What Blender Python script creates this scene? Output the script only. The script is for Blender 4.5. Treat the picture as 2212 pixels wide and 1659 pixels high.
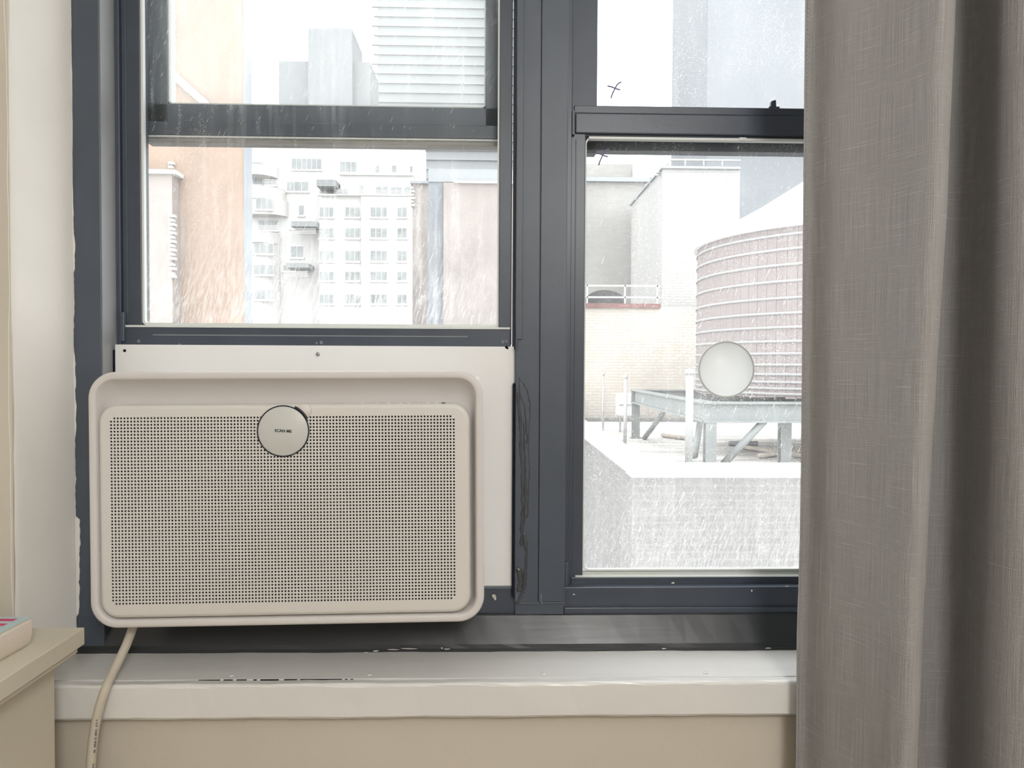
import bpy, bmesh, math, random
import numpy as np
from mathutils import Matrix, Vector

random.seed(7)
S = bpy.context.scene
COL = S.collection
for o in list(bpy.data.objects):
    bpy.data.objects.remove(o, do_unlink=True)

# ------------------------------------------------------------------ camera
PW, PH, FOC = 2212.0, 1659.0, 1600.0
CAMZ = 1.2
CAMROT = (Matrix.Rotation(math.radians(-1.5), 3, 'Z') @ Matrix.Rotation(math.radians(90 - 1.4), 3, 'X')
          @ Matrix.Rotation(math.radians(0.28), 3, 'Z'))
cd = bpy.data.cameras.new('camera')
cd.sensor_fit = 'HORIZONTAL'
cd.sensor_width = 36.0
cd.lens = 36.0 * FOC / PW
cd.clip_start = 0.02
cd.clip_end = 2000
cam = bpy.data.objects.new('camera', cd)
cam.matrix_world = Matrix.Translation((0, 0, CAMZ)) @ CAMROT.to_4x4()
COL.objects.link(cam)
S.camera = cam

# ------------------------------------------------------------------ sky, exposure
SKY = 4.2
w = bpy.data.worlds.new('overcast_sky')
S.world = w
w.use_nodes = True
bg = w.node_tree.nodes['Background']
bg.inputs[0].default_value = (0.955, 0.975, 1.0, 1)
bg.inputs[1].default_value = SKY
S.view_settings.view_transform = 'Standard'
S.view_settings.look = 'None'
S.view_settings.exposure = 0.0
S.view_settings.gamma = 1.0
S.view_settings.use_curve_mapping = False
S.cycles.use_denoising = True
S.cycles.max_bounces = 10
S.cycles.transparent_max_bounces = 16
S.cycles.caustics_reflective = False

FILL_LOC = (0.45, -1.05, 1.95)     # unseen fill lamp added behind the camera to brighten the room
FILL_L = 29.0


# ------------------------------------------------------------------ helpers
def ray(px, py):
    return CAMROT @ Vector(((px - PW / 2) / FOC, -(py - PH / 2) / FOC, -1.0))


def P(px, py, Y):
    v = ray(px, py)
    return Vector((0, 0, CAMZ)) + v * (Y / v.y)


def X(px, Y, py=800):
    return P(px, py, Y).x


def Z(py, Y, px=1100):
    return P(px, py, Y).z


def link(o, parent=None):
    COL.objects.link(o)
    if parent is not None:
        o.parent = parent
    return o


def mesh(name, verts, faces, mat, parent=None, smooth=False):
    me = bpy.data.meshes.new(name)
    me.from_pydata([tuple(v) for v in verts], [], faces)
    me.materials.append(mat)
    if smooth:
        me.polygons.foreach_set('use_smooth', [True] * len(me.polygons))
    me.update()
    return link(bpy.data.objects.new(name, me), parent)


def finish(name, bm, mat, parent=None, smooth=False):
    bmesh.ops.recalc_face_normals(bm, faces=bm.faces)
    me = bpy.data.meshes.new(name)
    bm.to_mesh(me)
    bm.free()
    me.materials.append(mat)
    if smooth:
        me.polygons.foreach_set('use_smooth', [True] * len(me.polygons))
    return link(bpy.data.objects.new(name, me), parent)


def add_box(bm, x0, x1, y0, y1, z0, z1, bev=0.0, seg=2):
    t = bmesh.new()
    vs = [t.verts.new((x, y, z)) for x in (x0, x1) for y in (y0, y1) for z in (z0, z1)]
    for f in ((0, 1, 3, 2), (4, 6, 7, 5), (0, 4, 5, 1), (2, 3, 7, 6), (0, 2, 6, 4), (1, 5, 7, 3)):
        t.faces.new([vs[i] for i in f])
    if bev > 0:
        bmesh.ops.bevel(t, geom=list(t.edges), offset=bev, segments=seg, affect='EDGES', profile=0.5)
    bmesh.ops.recalc_face_normals(t, faces=t.faces)
    me = bpy.data.meshes.new('tmp')
    t.to_mesh(me)
    t.free()
    bm.from_mesh(me)
    bpy.data.meshes.remove(me)


def box(name, x0, x1, y0, y1, z0, z1, mat, parent=None, bev=0.0, seg=2):
    bm = bmesh.new()
    add_box(bm, min(x0, x1), max(x0, x1), min(y0, y1), max(y0, y1), min(z0, z1), max(z0, z1), bev, seg)
    return finish(name, bm, mat, parent)


def boxes(name, lst, mat, parent=None, bev=0.0):
    bm = bmesh.new()
    for b in lst:
        add_box(bm, min(b[0], b[1]), max(b[0], b[1]), min(b[2], b[3]), max(b[2], b[3]),
                min(b[4], b[5]), max(b[4], b[5]), bev)
    return finish(name, bm, mat, parent)


def prism(name, pts, z0, z1, mat, parent=None):
    n = len(pts)
    vs = [(p[0], p[1], z0) for p in pts] + [(p[0], p[1], z1) for p in pts]
    fs = [[i, (i + 1) % n, (i + 1) % n + n, i + n] for i in range(n)] + [list(range(n))[::-1], list(range(n, 2 * n))]
    bm = bmesh.new()
    bv = [bm.verts.new(v) for v in vs]
    for f in fs:
        bm.faces.new([bv[i] for i in f])
    return finish(name, bm, mat, parent)


def catmull(pts, sub=8):
    pts = [Vector(p) for p in pts]
    out = []
    n = len(pts)
    for i in range(n - 1):
        p0, p1, p2, p3 = pts[max(i - 1, 0)], pts[i], pts[i + 1], pts[min(i + 2, n - 1)]
        for k in range(sub):
            t = k / sub
            out.append(0.5 * ((2 * p1) + (p2 - p0) * t + (2 * p0 - 5 * p1 + 4 * p2 - p3) * t * t
                              + (3 * p1 - p0 - 3 * p2 + p3) * t ** 3))
    out.append(pts[-1])
    return out


def add_tube(bm, path, rad, seg=10, flat=1.0):
    rings = []
    n = len(path)
    up = Vector((0.13, 1, 0.21)).normalized()
    for i, p in enumerate(path):
        t = (path[min(i + 1, n - 1)] - path[max(i - 1, 0)]).normalized()
        a = t.cross(up).normalized()
        b = t.cross(a).normalized()
        r = rad[i] if isinstance(rad, (list, tuple)) else rad
        rings.append([bm.verts.new(p + a * r * math.cos(6.28318 * k / seg) + b * r * flat * math.sin(6.28318 * k / seg))
                      for k in range(seg)])
    for i in range(n - 1):
        for k in range(seg):
            bm.faces.new((rings[i][k], rings[i][(k + 1) % seg], rings[i + 1][(k + 1) % seg], rings[i + 1][k]))
    bm.faces.new(rings[0][::-1])
    bm.faces.new(rings[-1])


def tube(name, path, rad, mat, parent=None, seg=10, flat=1.0):
    bm = bmesh.new()
    add_tube(bm, [Vector(p) for p in path], rad, seg, flat)
    return finish(name, bm, mat, parent, smooth=True)


def lathe(name, prof, center, mat, parent=None, seg=48, axis='Z', smooth=True, a0=0.0, a1=2 * math.pi):
    bm = bmesh.new()
    rings = []
    full = abs(a1 - a0 - 2 * math.pi) < 1e-6
    for (r, h) in prof:
        ring = []
        for k in range(seg if full else seg + 1):
            a = a0 + (a1 - a0) * k / seg
            c, s_ = r * math.cos(a), r * math.sin(a)
            v = (c, s_, h) if axis == 'Z' else (c, -h, s_)
            ring.append(bm.verts.new((center[0] + v[0], center[1] + v[1], center[2] + v[2])))
        rings.append(ring)
    m = len(rings[0])
    for i in range(len(rings) - 1):
        for k in range(m if full else m - 1):
            bm.faces.new((rings[i][k], rings[i][(k + 1) % m], rings[i + 1][(k + 1) % m], rings[i + 1][k]))
    bmesh.ops.remove_doubles(bm, verts=bm.verts, dist=1e-6)
    return finish(name, bm, mat, parent, smooth)


def empty(name, loc=(0, 0, 0), rot=None):
    o = bpy.data.objects.new(name, None)
    o.empty_display_size = 0.05
    o.location = loc
    if rot is not None:
        o.rotation_euler = rot
    return link(o)


def keep(ch, par):
    """parent while leaving world-space vertices where they are"""
    ch.parent = par
    ch.matrix_parent_inverse = Matrix.LocRotScale(par.location, par.rotation_euler, None).inverted()
    return ch


def tag(o, label, cat, group=None):
    o['label'] = label
    o['category'] = cat
    if group:
        o['group'] = group
    return o


def struct(o, label=None):
    o['kind'] = 'structure'
    if label:
        o['label'] = label
    return o


def text_mesh(name, body, size, mat, parent=None, ext=0.0002, bold=0.0, align='CENTER'):
    cu = bpy.data.curves.new('txt', 'FONT')
    cu.body = body
    cu.size = size
    cu.align_x = align
    cu.align_y = 'CENTER' if align == 'CENTER' else 'BOTTOM_BASELINE'
    cu.extrude = ext
    cu.offset = bold
    cu.resolution_u = 3
    t = bpy.data.objects.new('txt', cu)
    COL.objects.link(t)
    dg = bpy.context.evaluated_depsgraph_get()
    me = bpy.data.meshes.new_from_object(t.evaluated_get(dg))
    bpy.data.objects.remove(t, do_unlink=True)
    me.name = name
    me.materials.clear()
    me.materials.append(mat)
    return link(bpy.data.objects.new(name, me), parent)


# ------------------------------------------------------------------ materials
def nt(name):
    m = bpy.data.materials.new(name)
    m.use_nodes = True
    return m, m.node_tree, m.node_tree.nodes, m.node_tree.links


def mat(name, col, rough=0.5, spec=0.5, vary=0.0, scale=8.0, bump=0.0, bscale=60.0, stretch=(1, 1, 1),
        bstretch=(1, 1, 1), metal=0.0, bdist=0.002, coat=0.0):
    m, t, N, L = nt(name)
    b = N['Principled BSDF']
    b.inputs['Base Color'].default_value = (*col, 1)
    b.inputs['Roughness'].default_value = rough
    b.inputs['Specular IOR Level'].default_value = spec
    b.inputs['Metallic'].default_value = metal
    b.inputs['Coat Weight'].default_value = coat
    tc = N.new('ShaderNodeTexCoord')
    if vary > 0:
        mp = N.new('ShaderNodeMapping')
        mp.inputs['Scale'].default_value = stretch
        n = N.new('ShaderNodeTexNoise')
        n.inputs['Scale'].default_value = scale
        n.inputs['Detail'].default_value = 6
        r = N.new('ShaderNodeMapRange')
        r.inputs['From Min'].default_value = 0.3
        r.inputs['From Max'].default_value = 0.7
        r.inputs['To Min'].default_value = 1 - vary
        r.inputs['To Max'].default_value = 1 + vary
        mx = N.new('ShaderNodeMix')
        mx.data_type = 'RGBA'
        mx.blend_type = 'MULTIPLY'
        mx.inputs['Factor'].default_value = 1
        mx.inputs['A'].default_value = (*col, 1)
        L.new(tc.outputs['Object'], mp.inputs[0])
        L.new(mp.outputs[0], n.inputs['Vector'])
        L.new(n.outputs['Fac'], r.inputs['Value'])
        L.new(r.outputs[0], mx.inputs['B'])
        L.new(mx.outputs['Result'], b.inputs['Base Color'])
    if bump > 0:
        mp = N.new('ShaderNodeMapping')
        mp.inputs['Scale'].default_value = bstretch
        n = N.new('ShaderNodeTexNoise')
        n.inputs['Scale'].default_value = bscale
        n.inputs['Detail'].default_value = 5
        bp = N.new('ShaderNodeBump')
        bp.inputs['Strength'].default_value = bump
        bp.inputs['Distance'].default_value = bdist
        L.new(tc.outputs['Object'], mp.inputs[0])
        L.new(mp.outputs[0], n.inputs['Vector'])
        L.new(n.outputs['Fac'], bp.inputs['Height'])
        L.new(bp.outputs[0], b.inputs['Normal'])
    return m


def brick_mat(name, c1, c2, mortar, row=0.075, width=0.21, stain=0.12):
    m, t, N, L = nt(name)
    b = N['Principled BSDF']
    b.inputs['Roughness'].default_value = 0.9
    b.inputs['Specular IOR Level'].default_value = 0.2
    tc = N.new('ShaderNodeTexCoord')
    sp = N.new('ShaderNodeSeparateXYZ')
    ad = N.new('ShaderNodeMath')
    cb = N.new('ShaderNodeCombineXYZ')
    L.new(tc.outputs['Object'], sp.inputs[0])
    L.new(sp.outputs[0], ad.inputs[0])
    L.new(sp.outputs[1], ad.inputs[1])
    L.new(ad.outputs[0], cb.inputs[0])
    L.new(sp.outputs[2], cb.inputs[1])
    br = N.new('ShaderNodeTexBrick')
    br.inputs['Scale'].default_value = 1.0
    br.inputs['Brick Width'].default_value = width
    br.inputs['Row Height'].default_value = row
    br.inputs['Mortar Size'].default_value = 0.008
    br.inputs['Mortar Smooth'].default_value = 0.3
    br.inputs['Color1'].default_value = (*c1, 1)
    br.inputs['Color2'].default_value = (*c2, 1)
    br.inputs['Mortar'].default_value = (*mortar, 1)
    L.new(cb.outputs[0], br.inputs['Vector'])
    n = N.new('ShaderNodeTexNoise')
    n.inputs['Scale'].default_value = 0.35
    n.inputs['Detail'].default_value = 6
    L.new(tc.outputs['Object'], n.inputs['Vector'])
    r = N.new('ShaderNodeMapRange')
    r.inputs['From Min'].default_value = 0.3
    r.inputs['From Max'].default_value = 0.7
    r.inputs['To Min'].default_value = 1 - stain
    r.inputs['To Max'].default_value = 1 + stain
    L.new(n.outputs['Fac'], r.inputs['Value'])
    mx = N.new('ShaderNodeMix')
    mx.data_type = 'RGBA'
    mx.blend_type = 'MULTIPLY'
    mx.inputs['Factor'].default_value = 1
    L.new(br.outputs['Color'], mx.inputs['A'])
    L.new(r.outputs[0], mx.inputs['B'])
    L.new(mx.outputs['Result'], b.inputs['Base Color'])
    return m


def glass_mat(name, film=0.16, streak=0.22, grain=0.35, rain=0.5, bottom=None):
    """window glass carrying a film of dirt: clear glass mixed with a translucent deposit"""
    m, t, N, L = nt(name)
    N.remove(N['Principled BSDF'])
    out = N['Material Output']
    tc = N.new('ShaderNodeTexCoord')

    def noise(scale, stretch, rot, lo, hi, amt, detail=4, rough=0.6):
        mp = N.new('ShaderNodeMapping')
        mp.vector_type = 'TEXTURE'
        mp.inputs['Scale'].default_value = [1 / q for q in stretch]
        mp.inputs['Rotation'].default_value = (0, math.radians(rot), 0)
        n = N.new('ShaderNodeTexNoise')
        n.inputs['Scale'].default_value = scale
        n.inputs['Detail'].default_value = detail
        n.inputs['Roughness'].default_value = rough
        r = N.new('ShaderNodeMapRange')
        r.inputs['From Min'].default_value = lo
        r.inputs['From Max'].default_value = hi
        r.inputs['To Min'].default_value = 0
        r.inputs['To Max'].default_value = amt
        L.new(tc.outputs['Object'], mp.inputs[0])
        L.new(mp.outputs[0], n.inputs['Vector'])
        L.new(n.outputs['Fac'], r.inputs['Value'])
        return r.outputs[0]

    def add(a, b, op='ADD'):
        q = N.new('ShaderNodeMath')
        q.operation = op
        if isinstance(a, float):
            q.inputs[0].default_value = a
        else:
            L.new(a, q.inputs[0])
        if isinstance(b, float):
            q.inputs[1].default_value = b
        else:
            L.new(b, q.inputs[1])
        return q.outputs[0]

    cloud = noise(7.0, (1, 1, 1), 0, 0.30, 0.62, 1.0, 3)
    f = add(noise(5.0, (1, 1, 0.5), 0, 0.3, 0.75, film * 1.6, 5), film * 0.55)
    st = add(noise(70.0, (1, 1, 0.07), 0, 0.50, 0.68, streak, 5, 0.7), cloud, 'MULTIPLY')
    f = add(f, st)
    gr = add(noise(420.0, (1, 1, 1), 0, 0.55, 0.66, grain, 2), cloud, 'MULTIPLY')
    f = add(f, gr)
    rn = noise(170.0, (3.0, 1, 0.30), 24, 0.715, 0.745, rain, 1, 0.4)
    f = add(f, rn)
    if bottom is not None:
        sp = N.new('ShaderNodeSeparateXYZ')
        L.new(tc.outputs['Object'], sp.inputs[0])
        r = N.new('ShaderNodeMapRange')
        r.inputs['From Min'].default_value = bottom + 0.16
        r.inputs['From Max'].default_value = bottom
        L.new(sp.outputs[2], r.inputs['Value'])
        q = add(noise(320.0, (1, 1, 0.16), 14, 0.42, 0.66, 0.30, 4), r.outputs[0], 'MULTIPLY')
        f = add(f, q)
    f = add(f, 0.92, 'MINIMUM')
    tr = N.new('ShaderNodeBsdfTransparent')
    tr.inputs[0].default_value = (0.97, 0.985, 0.98, 1)
    tl = N.new('ShaderNodeBsdfTranslucent')
    tl.inputs[0].default_value = (0.93, 0.925, 0.90, 1)
    mx = N.new('ShaderNodeMixShader')
    L.new(f, mx.inputs[0])
    L.new(tr.outputs[0], mx.inputs[1])
    L.new(tl.outputs[0], mx.inputs[2])
    gl = N.new('ShaderNodeBsdfGlossy')
    gl.inputs['Roughness'].default_value = 0.03
    fr = N.new('ShaderNodeFresnel')
    fr.inputs['IOR'].default_value = 1.04
    m2 = N.new('ShaderNodeMixShader')
    L.new(fr.outputs[0], m2.inputs[0])
    L.new(mx.outputs[0], m2.inputs[1])
    L.new(gl.outputs[0], m2.inputs[2])
    L.new(m2.outputs[0], out.inputs[0])
    return m


def fabric_mat(name, col):
    m, t, N, L = nt(name)
    b = N['Principled BSDF']
    b.inputs['Roughness'].default_value = 0.85
    b.inputs['Specular IOR Level'].default_value = 0.15
    b.inputs['Sheen Weight'].default_value = 0.25
    b.inputs['Sheen Roughness'].default_value = 0.5
    uv = N.new('ShaderNodeTexCoord')

    def band(scale, stretch, lo, hi, detail=2):
        mp = N.new('ShaderNodeMapping')
        mp.inputs['Scale'].default_value = stretch
        n = N.new('ShaderNodeTexNoise')
        n.inputs['Scale'].default_value = scale
        n.inputs['Detail'].default_value = detail
        r = N.new('ShaderNodeMapRange')
        r.inputs['From Min'].default_value = lo
        r.inputs['From Max'].default_value = hi
        L.new(uv.outputs['UV'], mp.inputs[0])
        L.new(mp.outputs[0], n.inputs['Vector'])
        L.new(n.outputs['Fac'], r.inputs['Value'])
        return r.outputs[0]

    def math2(op, a, c):
        q = N.new('ShaderNodeMath')
        q.operation = op
        for i, v in enumerate((a, c)):
            if isinstance(v, (int, float)):
                q.inputs[i].default_value = v
            else:
                L.new(v, q.inputs[i])
        return q.outputs[0]

    def weave(axis_scale):
        mp = N.new('ShaderNodeMapping')
        wv = N.new('ShaderNodeTexWave')
        wv.wave_type = 'BANDS'
        wv.bands_direction = axis_scale[0]
        wv.inputs['Scale'].default_value = axis_scale[1]
        wv.inputs['Distortion'].default_value = 0.6
        wv.inputs['Detail'].default_value = 1
        L.new(uv.outputs['UV'], wv.inputs['Vector'])
        return wv.outputs['Fac']

    vthread = band(1.0, (900, 9, 1), 0.30, 0.70)
    hthread = band(1.0, (16, 620, 1), 0.60, 0.74)
    vslub = band(1.0, (260, 7, 1), 0.66, 0.78)
    wx, wy = weave(('X', 220.0)), weave(('Y', 150.0))
    h = math2('ADD', math2('MULTIPLY', vthread, 0.5), math2('MULTIPLY', math2('MULTIPLY', wx, wy), 0.8))
    h = math2('ADD', h, math2('MULTIPLY', hthread, 0.9))
    h = math2('ADD', h, math2('MULTIPLY', vslub, 0.7))
    bp = N.new('ShaderNodeBump')
    bp.inputs['Strength'].default_value = 0.65
    bp.inputs['Distance'].default_value = 0.0016
    L.new(h, bp.inputs['Height'])
    L.new(bp.outputs[0], b.inputs['Normal'])
    fac = math2('ADD', math2('MULTIPLY', vthread, 0.5), math2('MULTIPLY', math2('ADD', hthread, vslub), 0.6))
    mx = N.new('ShaderNodeMix')
    mx.data_type = 'RGBA'
    mx.inputs['A'].default_value = (*[c * 0.78 for c in col], 1)
    mx.inputs['B'].default_value = (*[c * 1.35 for c in col], 1)
    L.new(fac, mx.inputs['Factor'])
    L.new(mx.outputs['Result'], b.inputs['Base Color'])
    tl = N.new('ShaderNodeBsdfTranslucent')
    tl.inputs[0].default_value = (0.55, 0.55, 0.55, 1)
    ms = N.new('ShaderNodeMixShader')
    ms.inputs[0].default_value = 0.05
    L.new(b.outputs[0], ms.inputs[1])
    L.new(tl.outputs[0], ms.inputs[2])
    L.new(ms.outputs[0], N['Material Output'].inputs[0])
    return m


def frost_mat(name, col, fac):
    m = mat(name, col, 0.3, 0.4)
    N, L = m.node_tree.nodes, m.node_tree.links
    tl = N.new('ShaderNodeBsdfTranslucent')
    tl.inputs[0].default_value = (*col, 1)
    ms = N.new('ShaderNodeMixShader')
    ms.inputs[0].default_value = fac
    L.new(N['Principled BSDF'].outputs[0], ms.inputs[1])
    L.new(tl.outputs[0], ms.inputs[2])
    L.new(ms.outputs[0], N['Material Output'].inputs[0])
    return m


M = {}
M['wall'] = mat('cream_wall_paint', (0.64, 0.59, 0.50), 0.7, 0.3, 0.04, 3, 0.35, 55)
M['reveal'] = mat('white_reveal_paint', (0.80, 0.785, 0.745), 0.5, 0.4, 0.03, 5, 0.25, 30)
M['room'] = mat('room_wall_paint', (0.72, 0.70, 0.66), 0.8, 0.2, 0.03, 3, 0.1, 40)
M['ceil'] = mat('ceiling_paint', (0.78, 0.77, 0.74), 0.9, 0.2, 0.02, 3)
M['floor'] = mat('floor_wood', (0.34, 0.25, 0.17), 0.4, 0.4, 0.3, 5, 0.1, 20, (1, 12, 1))
M['sill'] = mat('white_sill_paint', (0.80, 0.795, 0.77), 0.25, 0.5, 0.04, 6, 0.35, 16, (0.5, 3, 1), (0.6, 2, 2))
M['dark'] = mat('slate_frame_paint', (0.074, 0.090, 0.116), 0.42, 0.5, 0.10, 9, 0.08, 120)
M['dark2'] = mat('slate_sash_paint', (0.060, 0.073, 0.098), 0.36, 0.5, 0.10, 12, 0.06, 160)
M['stool'] = mat('black_stool_paint', (0.032, 0.035, 0.039), 0.30, 0.55, 0.12, 8, 0.10, 24, (0.3, 1, 3), (0.25, 1, 3.5))
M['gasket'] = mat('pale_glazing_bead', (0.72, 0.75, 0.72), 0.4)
M['strip'] = mat('beige_weather_strip', (0.33, 0.315, 0.29), 0.8, 0.2, 0.3, 30, 0, 1, (0.2, 1, 3))
M['plastic'] = mat('warm_white_plastic', (0.70, 0.672, 0.655), 0.42, 0.45, 0.015, 6, 0.05, 900)
M['panelp'] = mat('front_panel_plastic', (0.72, 0.70, 0.665), 0.42, 0.45, 0.015, 6, 0.05, 900)
M['sheet'] = mat('white_filler_sheet', (0.86, 0.86, 0.85), 0.4, 0.4, 0.015, 5)
M['black'] = mat('grille_black', (0.006, 0.007, 0.012), 0.7, 0.2)
M['ink'] = mat('navy_ink', (0.012, 0.018, 0.030), 0.5, 0.4)
M['sticker'] = mat('sticker_paper', (0.62, 0.63, 0.60), 0.35, 0.5)
M['tabm'] = mat('sticker_tab', (0.72, 0.68, 0.65), 0.4, 0.4)
M['cord'] = mat('ivory_cord', (0.62, 0.565, 0.465), 0.45, 0.4)
M['caulk'] = mat('dark_caulk', (0.060, 0.064, 0.070), 0.16, 0.7, 0.15, 60, 0.3, 160)
M['foam'] = mat('black_foam', (0.012, 0.014, 0.020), 0.9, 0.2, 0.3, 80, 0.5, 200)
M['chip'] = mat('bare_primer_chip', (0.66, 0.64, 0.58), 0.7, 0.2)
M['scuff'] = mat('grey_scuff', (0.24, 0.25, 0.27), 0.6, 0.3)
M['steel'] = mat('screw_steel', (0.30, 0.30, 0.30), 0.35, 0.5, metal=0.8)
M['cab'] = mat('ivory_cabinet_laminate', (0.68, 0.635, 0.52), 0.45, 0.4, 0.03, 4, 0.05, 300)
M['page'] = mat('book_pages', (0.78, 0.70, 0.60), 0.8, 0.2, 0.05, 40, 0.3, 60, (0.2, 0.2, 30), (0.3, 0.3, 40), bdist=0.0006)
M['cover'] = mat('pale_blue_cover', (0.50, 0.66, 0.68), 0.4, 0.4)
M['pink'] = mat('magenta_print', (0.62, 0.035, 0.17), 0.4, 0.4)
M['curtain'] = fabric_mat('taupe_linen', (0.43, 0.418, 0.405))
M['marker'] = mat('purple_marker', (0.20, 0.18, 0.30), 0.5, 0.3)
M['disc'] = frost_mat('white_disc_plastic', (0.74, 0.75, 0.735), 0.45)
M['discrim'] = frost_mat('grey_disc_rim', (0.62, 0.62, 0.60), 0.4)
M['metalrod'] = mat('rod_metal', (0.3, 0.3, 0.31), 0.3, 0.5, metal=0.9)
M['g1'] = glass_mat('grimy_glass', 0.06, 0.27, 0.18, 0.3, Z(700, 1.19))
M['g1u'] = glass_mat('grimy_outer_glass', 0.10, 0.07, 0.08, 0.35)
M['g2'] = glass_mat('rain_spotted_glass', 0.07, 0.11, 0.34, 0.4, Z(1232, 1.19))
M['g2u'] = glass_mat('rain_spotted_outer_glass', 0.07, 0.08, 0.34, 0.4)
# outdoors
M['obrick'] = brick_mat('orange_brick', (0.272, 0.198, 0.152), (0.294, 0.218, 0.171), (0.288, 0.229, 0.190))
M['pbrick'] = brick_mat('pink_brick', (0.291, 0.251, 0.231), (0.320, 0.280, 0.257), (0.308, 0.286, 0.269))
M['wbrick'] = brick_mat('white_brick', (0.355, 0.350, 0.336), (0.371, 0.365, 0.355), (0.269, 0.263, 0.253), 0.082, 0.24, 0.04)
M['cbrick'] = brick_mat('cream_brick', (0.380, 0.346, 0.303), (0.404, 0.383, 0.346), (0.306, 0.269, 0.230), 0.082, 0.24, 0.16)
M['bbrick'] = brick_mat('beige_grey_brick', (0.286, 0.279, 0.262), (0.313, 0.306, 0.289), (0.252, 0.245, 0.231), 0.082, 0.24, 0.10)
M['gbrick'] = brick_mat('grey_brick', (0.160, 0.156, 0.151), (0.177, 0.173, 0.167), (0.197, 0.194, 0.187), 0.075, 0.21, 0.10)
M['stone'] = mat('pale_render', (0.449, 0.442, 0.425), 0.9, 0.2, 0.04, 0.3)
M['whitestone'] = mat('white_stone', (0.538, 0.533, 0.514), 0.8, 0.2)
M['gstone'] = mat('grey_stone', (0.299, 0.313, 0.320), 0.9, 0.2, 0.05, 0.2)
M['dgstone'] = mat('dark_grey_render', (0.224, 0.238, 0.252), 0.9, 0.2, 0.10, 0.6)
M['towerg'] = mat('grey_tower_stone', (0.212, 0.220, 0.223), 0.9, 0.2, 0.02, 0.05)
M['slabg'] = mat('pale_slab_concrete', (0.283, 0.294, 0.294), 0.9, 0.2, 0.02, 0.1)
M['slabband'] = mat('slab_balcony_band', (0.288, 0.299, 0.298), 0.9, 0.2)
M['skyscr'] = mat('blue_grey_glass_tower', (0.191, 0.204, 0.215), 0.5, 0.4, 0.10, 0.06, 0, 1, (1, 1, 0.3))
M['pane'] = mat('far_window_glass', (0.194, 0.210, 0.207), 0.25, 0.5, 0.2, 0.5)
M['wframe'] = mat('far_window_frame', (0.558, 0.558, 0.544), 0.6)
M['awning'] = mat('grey_awning', (0.204, 0.211, 0.211), 0.9, 0.2)
M['roof'] = mat('weathered_roof_coating', (0.443, 0.425, 0.404), 0.8, 0.2, 0.40, 1.3, 0, 1, (0.7, 3, 1))
M['coping'] = mat('white_coping', (0.558, 0.554, 0.537), 0.7, 0.2, 0.03, 2)
M['redcop'] = mat('oxide_red_coping', (0.177, 0.095, 0.088), 0.8, 0.2, 0.2, 3)
M['stave'] = mat('weathered_cedar', (0.228, 0.199, 0.194), 0.9, 0.2, 0.14, 1.4, 0, 1, (3, 3, 0.4))
M['hoop'] = mat('galvanised_hoop', (0.283, 0.280, 0.274), 0.6, 0.3)
M['cone'] = mat('white_tank_roof', (0.612, 0.612, 0.598), 0.7, 0.2, 0.03, 2)
M['isteel'] = mat('grey_green_steel', (0.235, 0.251, 0.246), 0.6, 0.3, 0.08, 2)
M['ptube'] = mat('pale_pipe', (0.354, 0.357, 0.347), 0.6, 0.3)
M['timber'] = mat('bleached_timber', (0.422, 0.374, 0.320), 0.9, 0.2, 0.2, 3)
M['street'] = mat('street_asphalt', (0.204, 0.204, 0.204), 0.9, 0.2)

# ------------------------------------------------------------------ room shell
YW = 1.045          # face of the window wall
YB = 1.32           # its outer face
XL, XR, YN, ZC = -1.75, 2.0, -2.7, 2.62
CASX0 = X(160, 1.13)
CASX1 = X(220, 1.13)
REVX = X(25, YW)
WRX = X(2085, 1.172)            # right end of the window pair
CASR0, CASR1 = WRX + 0.0, WRX + 0.045
REVR = CASR1 + 0.04
ZHEAD = 2.36
SILLZ = Z(1408, 1.13)
NOSEY = 1.0225
SILLB = SILLZ - 0.052

wf = boxes('wall_front', [
    (XL, REVX, YW, YB, 0, ZC), (REVR, XR, YW, YB, 0, ZC),
    (REVX, REVR, YW, YB, 0, SILLB + 0.004), (REVX, REVR, YW, YB, ZHEAD, ZC)], M['wall'])
struct(wf, 'cream painted plaster wall around and below the windows')
struct(boxes('wall_left', [(XL - 0.12, XL, YN, YB, 0, ZC)], M['room']))
struct(boxes('wall_right', [(XR, XR + 0.12, YN, YB, 0, ZC)], M['room']))
struct(boxes('wall_back', [(XL, XR, YN - 0.12, YN, 0, ZC)], M['room']))
struct(boxes('floor', [(XL - 0.12, XR + 0.12, YN - 0.12, YB, -0.1, 0)], M['floor']))
struct(boxes('ceiling', [(XL - 0.12, XR + 0.12, YN - 0.12, YB, ZC, ZC + 0.1)], M['ceil']))


def wob(z, s):
    return (0.5 * math.sin(z * 9.1 + s) + 0.3 * math.sin(z * 23.7 + 2 * s) + 0.2 * math.sin(z * 57.0 + s * 3))


# splayed plaster reveal, hand-trowelled: a curved, uneven sheet from the wall corner to the casing
vs, fs = [], []
NZ, NT = 90, 24
for i in range(NZ + 1):
    z = SILLB + (ZHEAD - SILLB) * i / NZ
    for j in range(NT + 1):
        t = j / NT
        x = REVX + (CASX0 - REVX) * t
        y = YW + (1.128 - YW) * t
        x += 0.0022 * wob(z, 1.0 + t * 2) * (1 - t) + 0.0008 * wob(z * 3, 4.0) * t
        if j == 0:
            x -= 0.003
            y = YW - 0.0004
        if j == 1:
            x -= 0.002
            y = YW + 0.0012
        vs.append((x, y, z))
for i in range(NZ):
    for j in range(NT):
        a = i * (NT + 1) + j
        fs.append((a, a + 1, a + NT + 2, a + NT + 1))
mesh('reveal', vs, fs, M['reveal'], wf, True)
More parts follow.
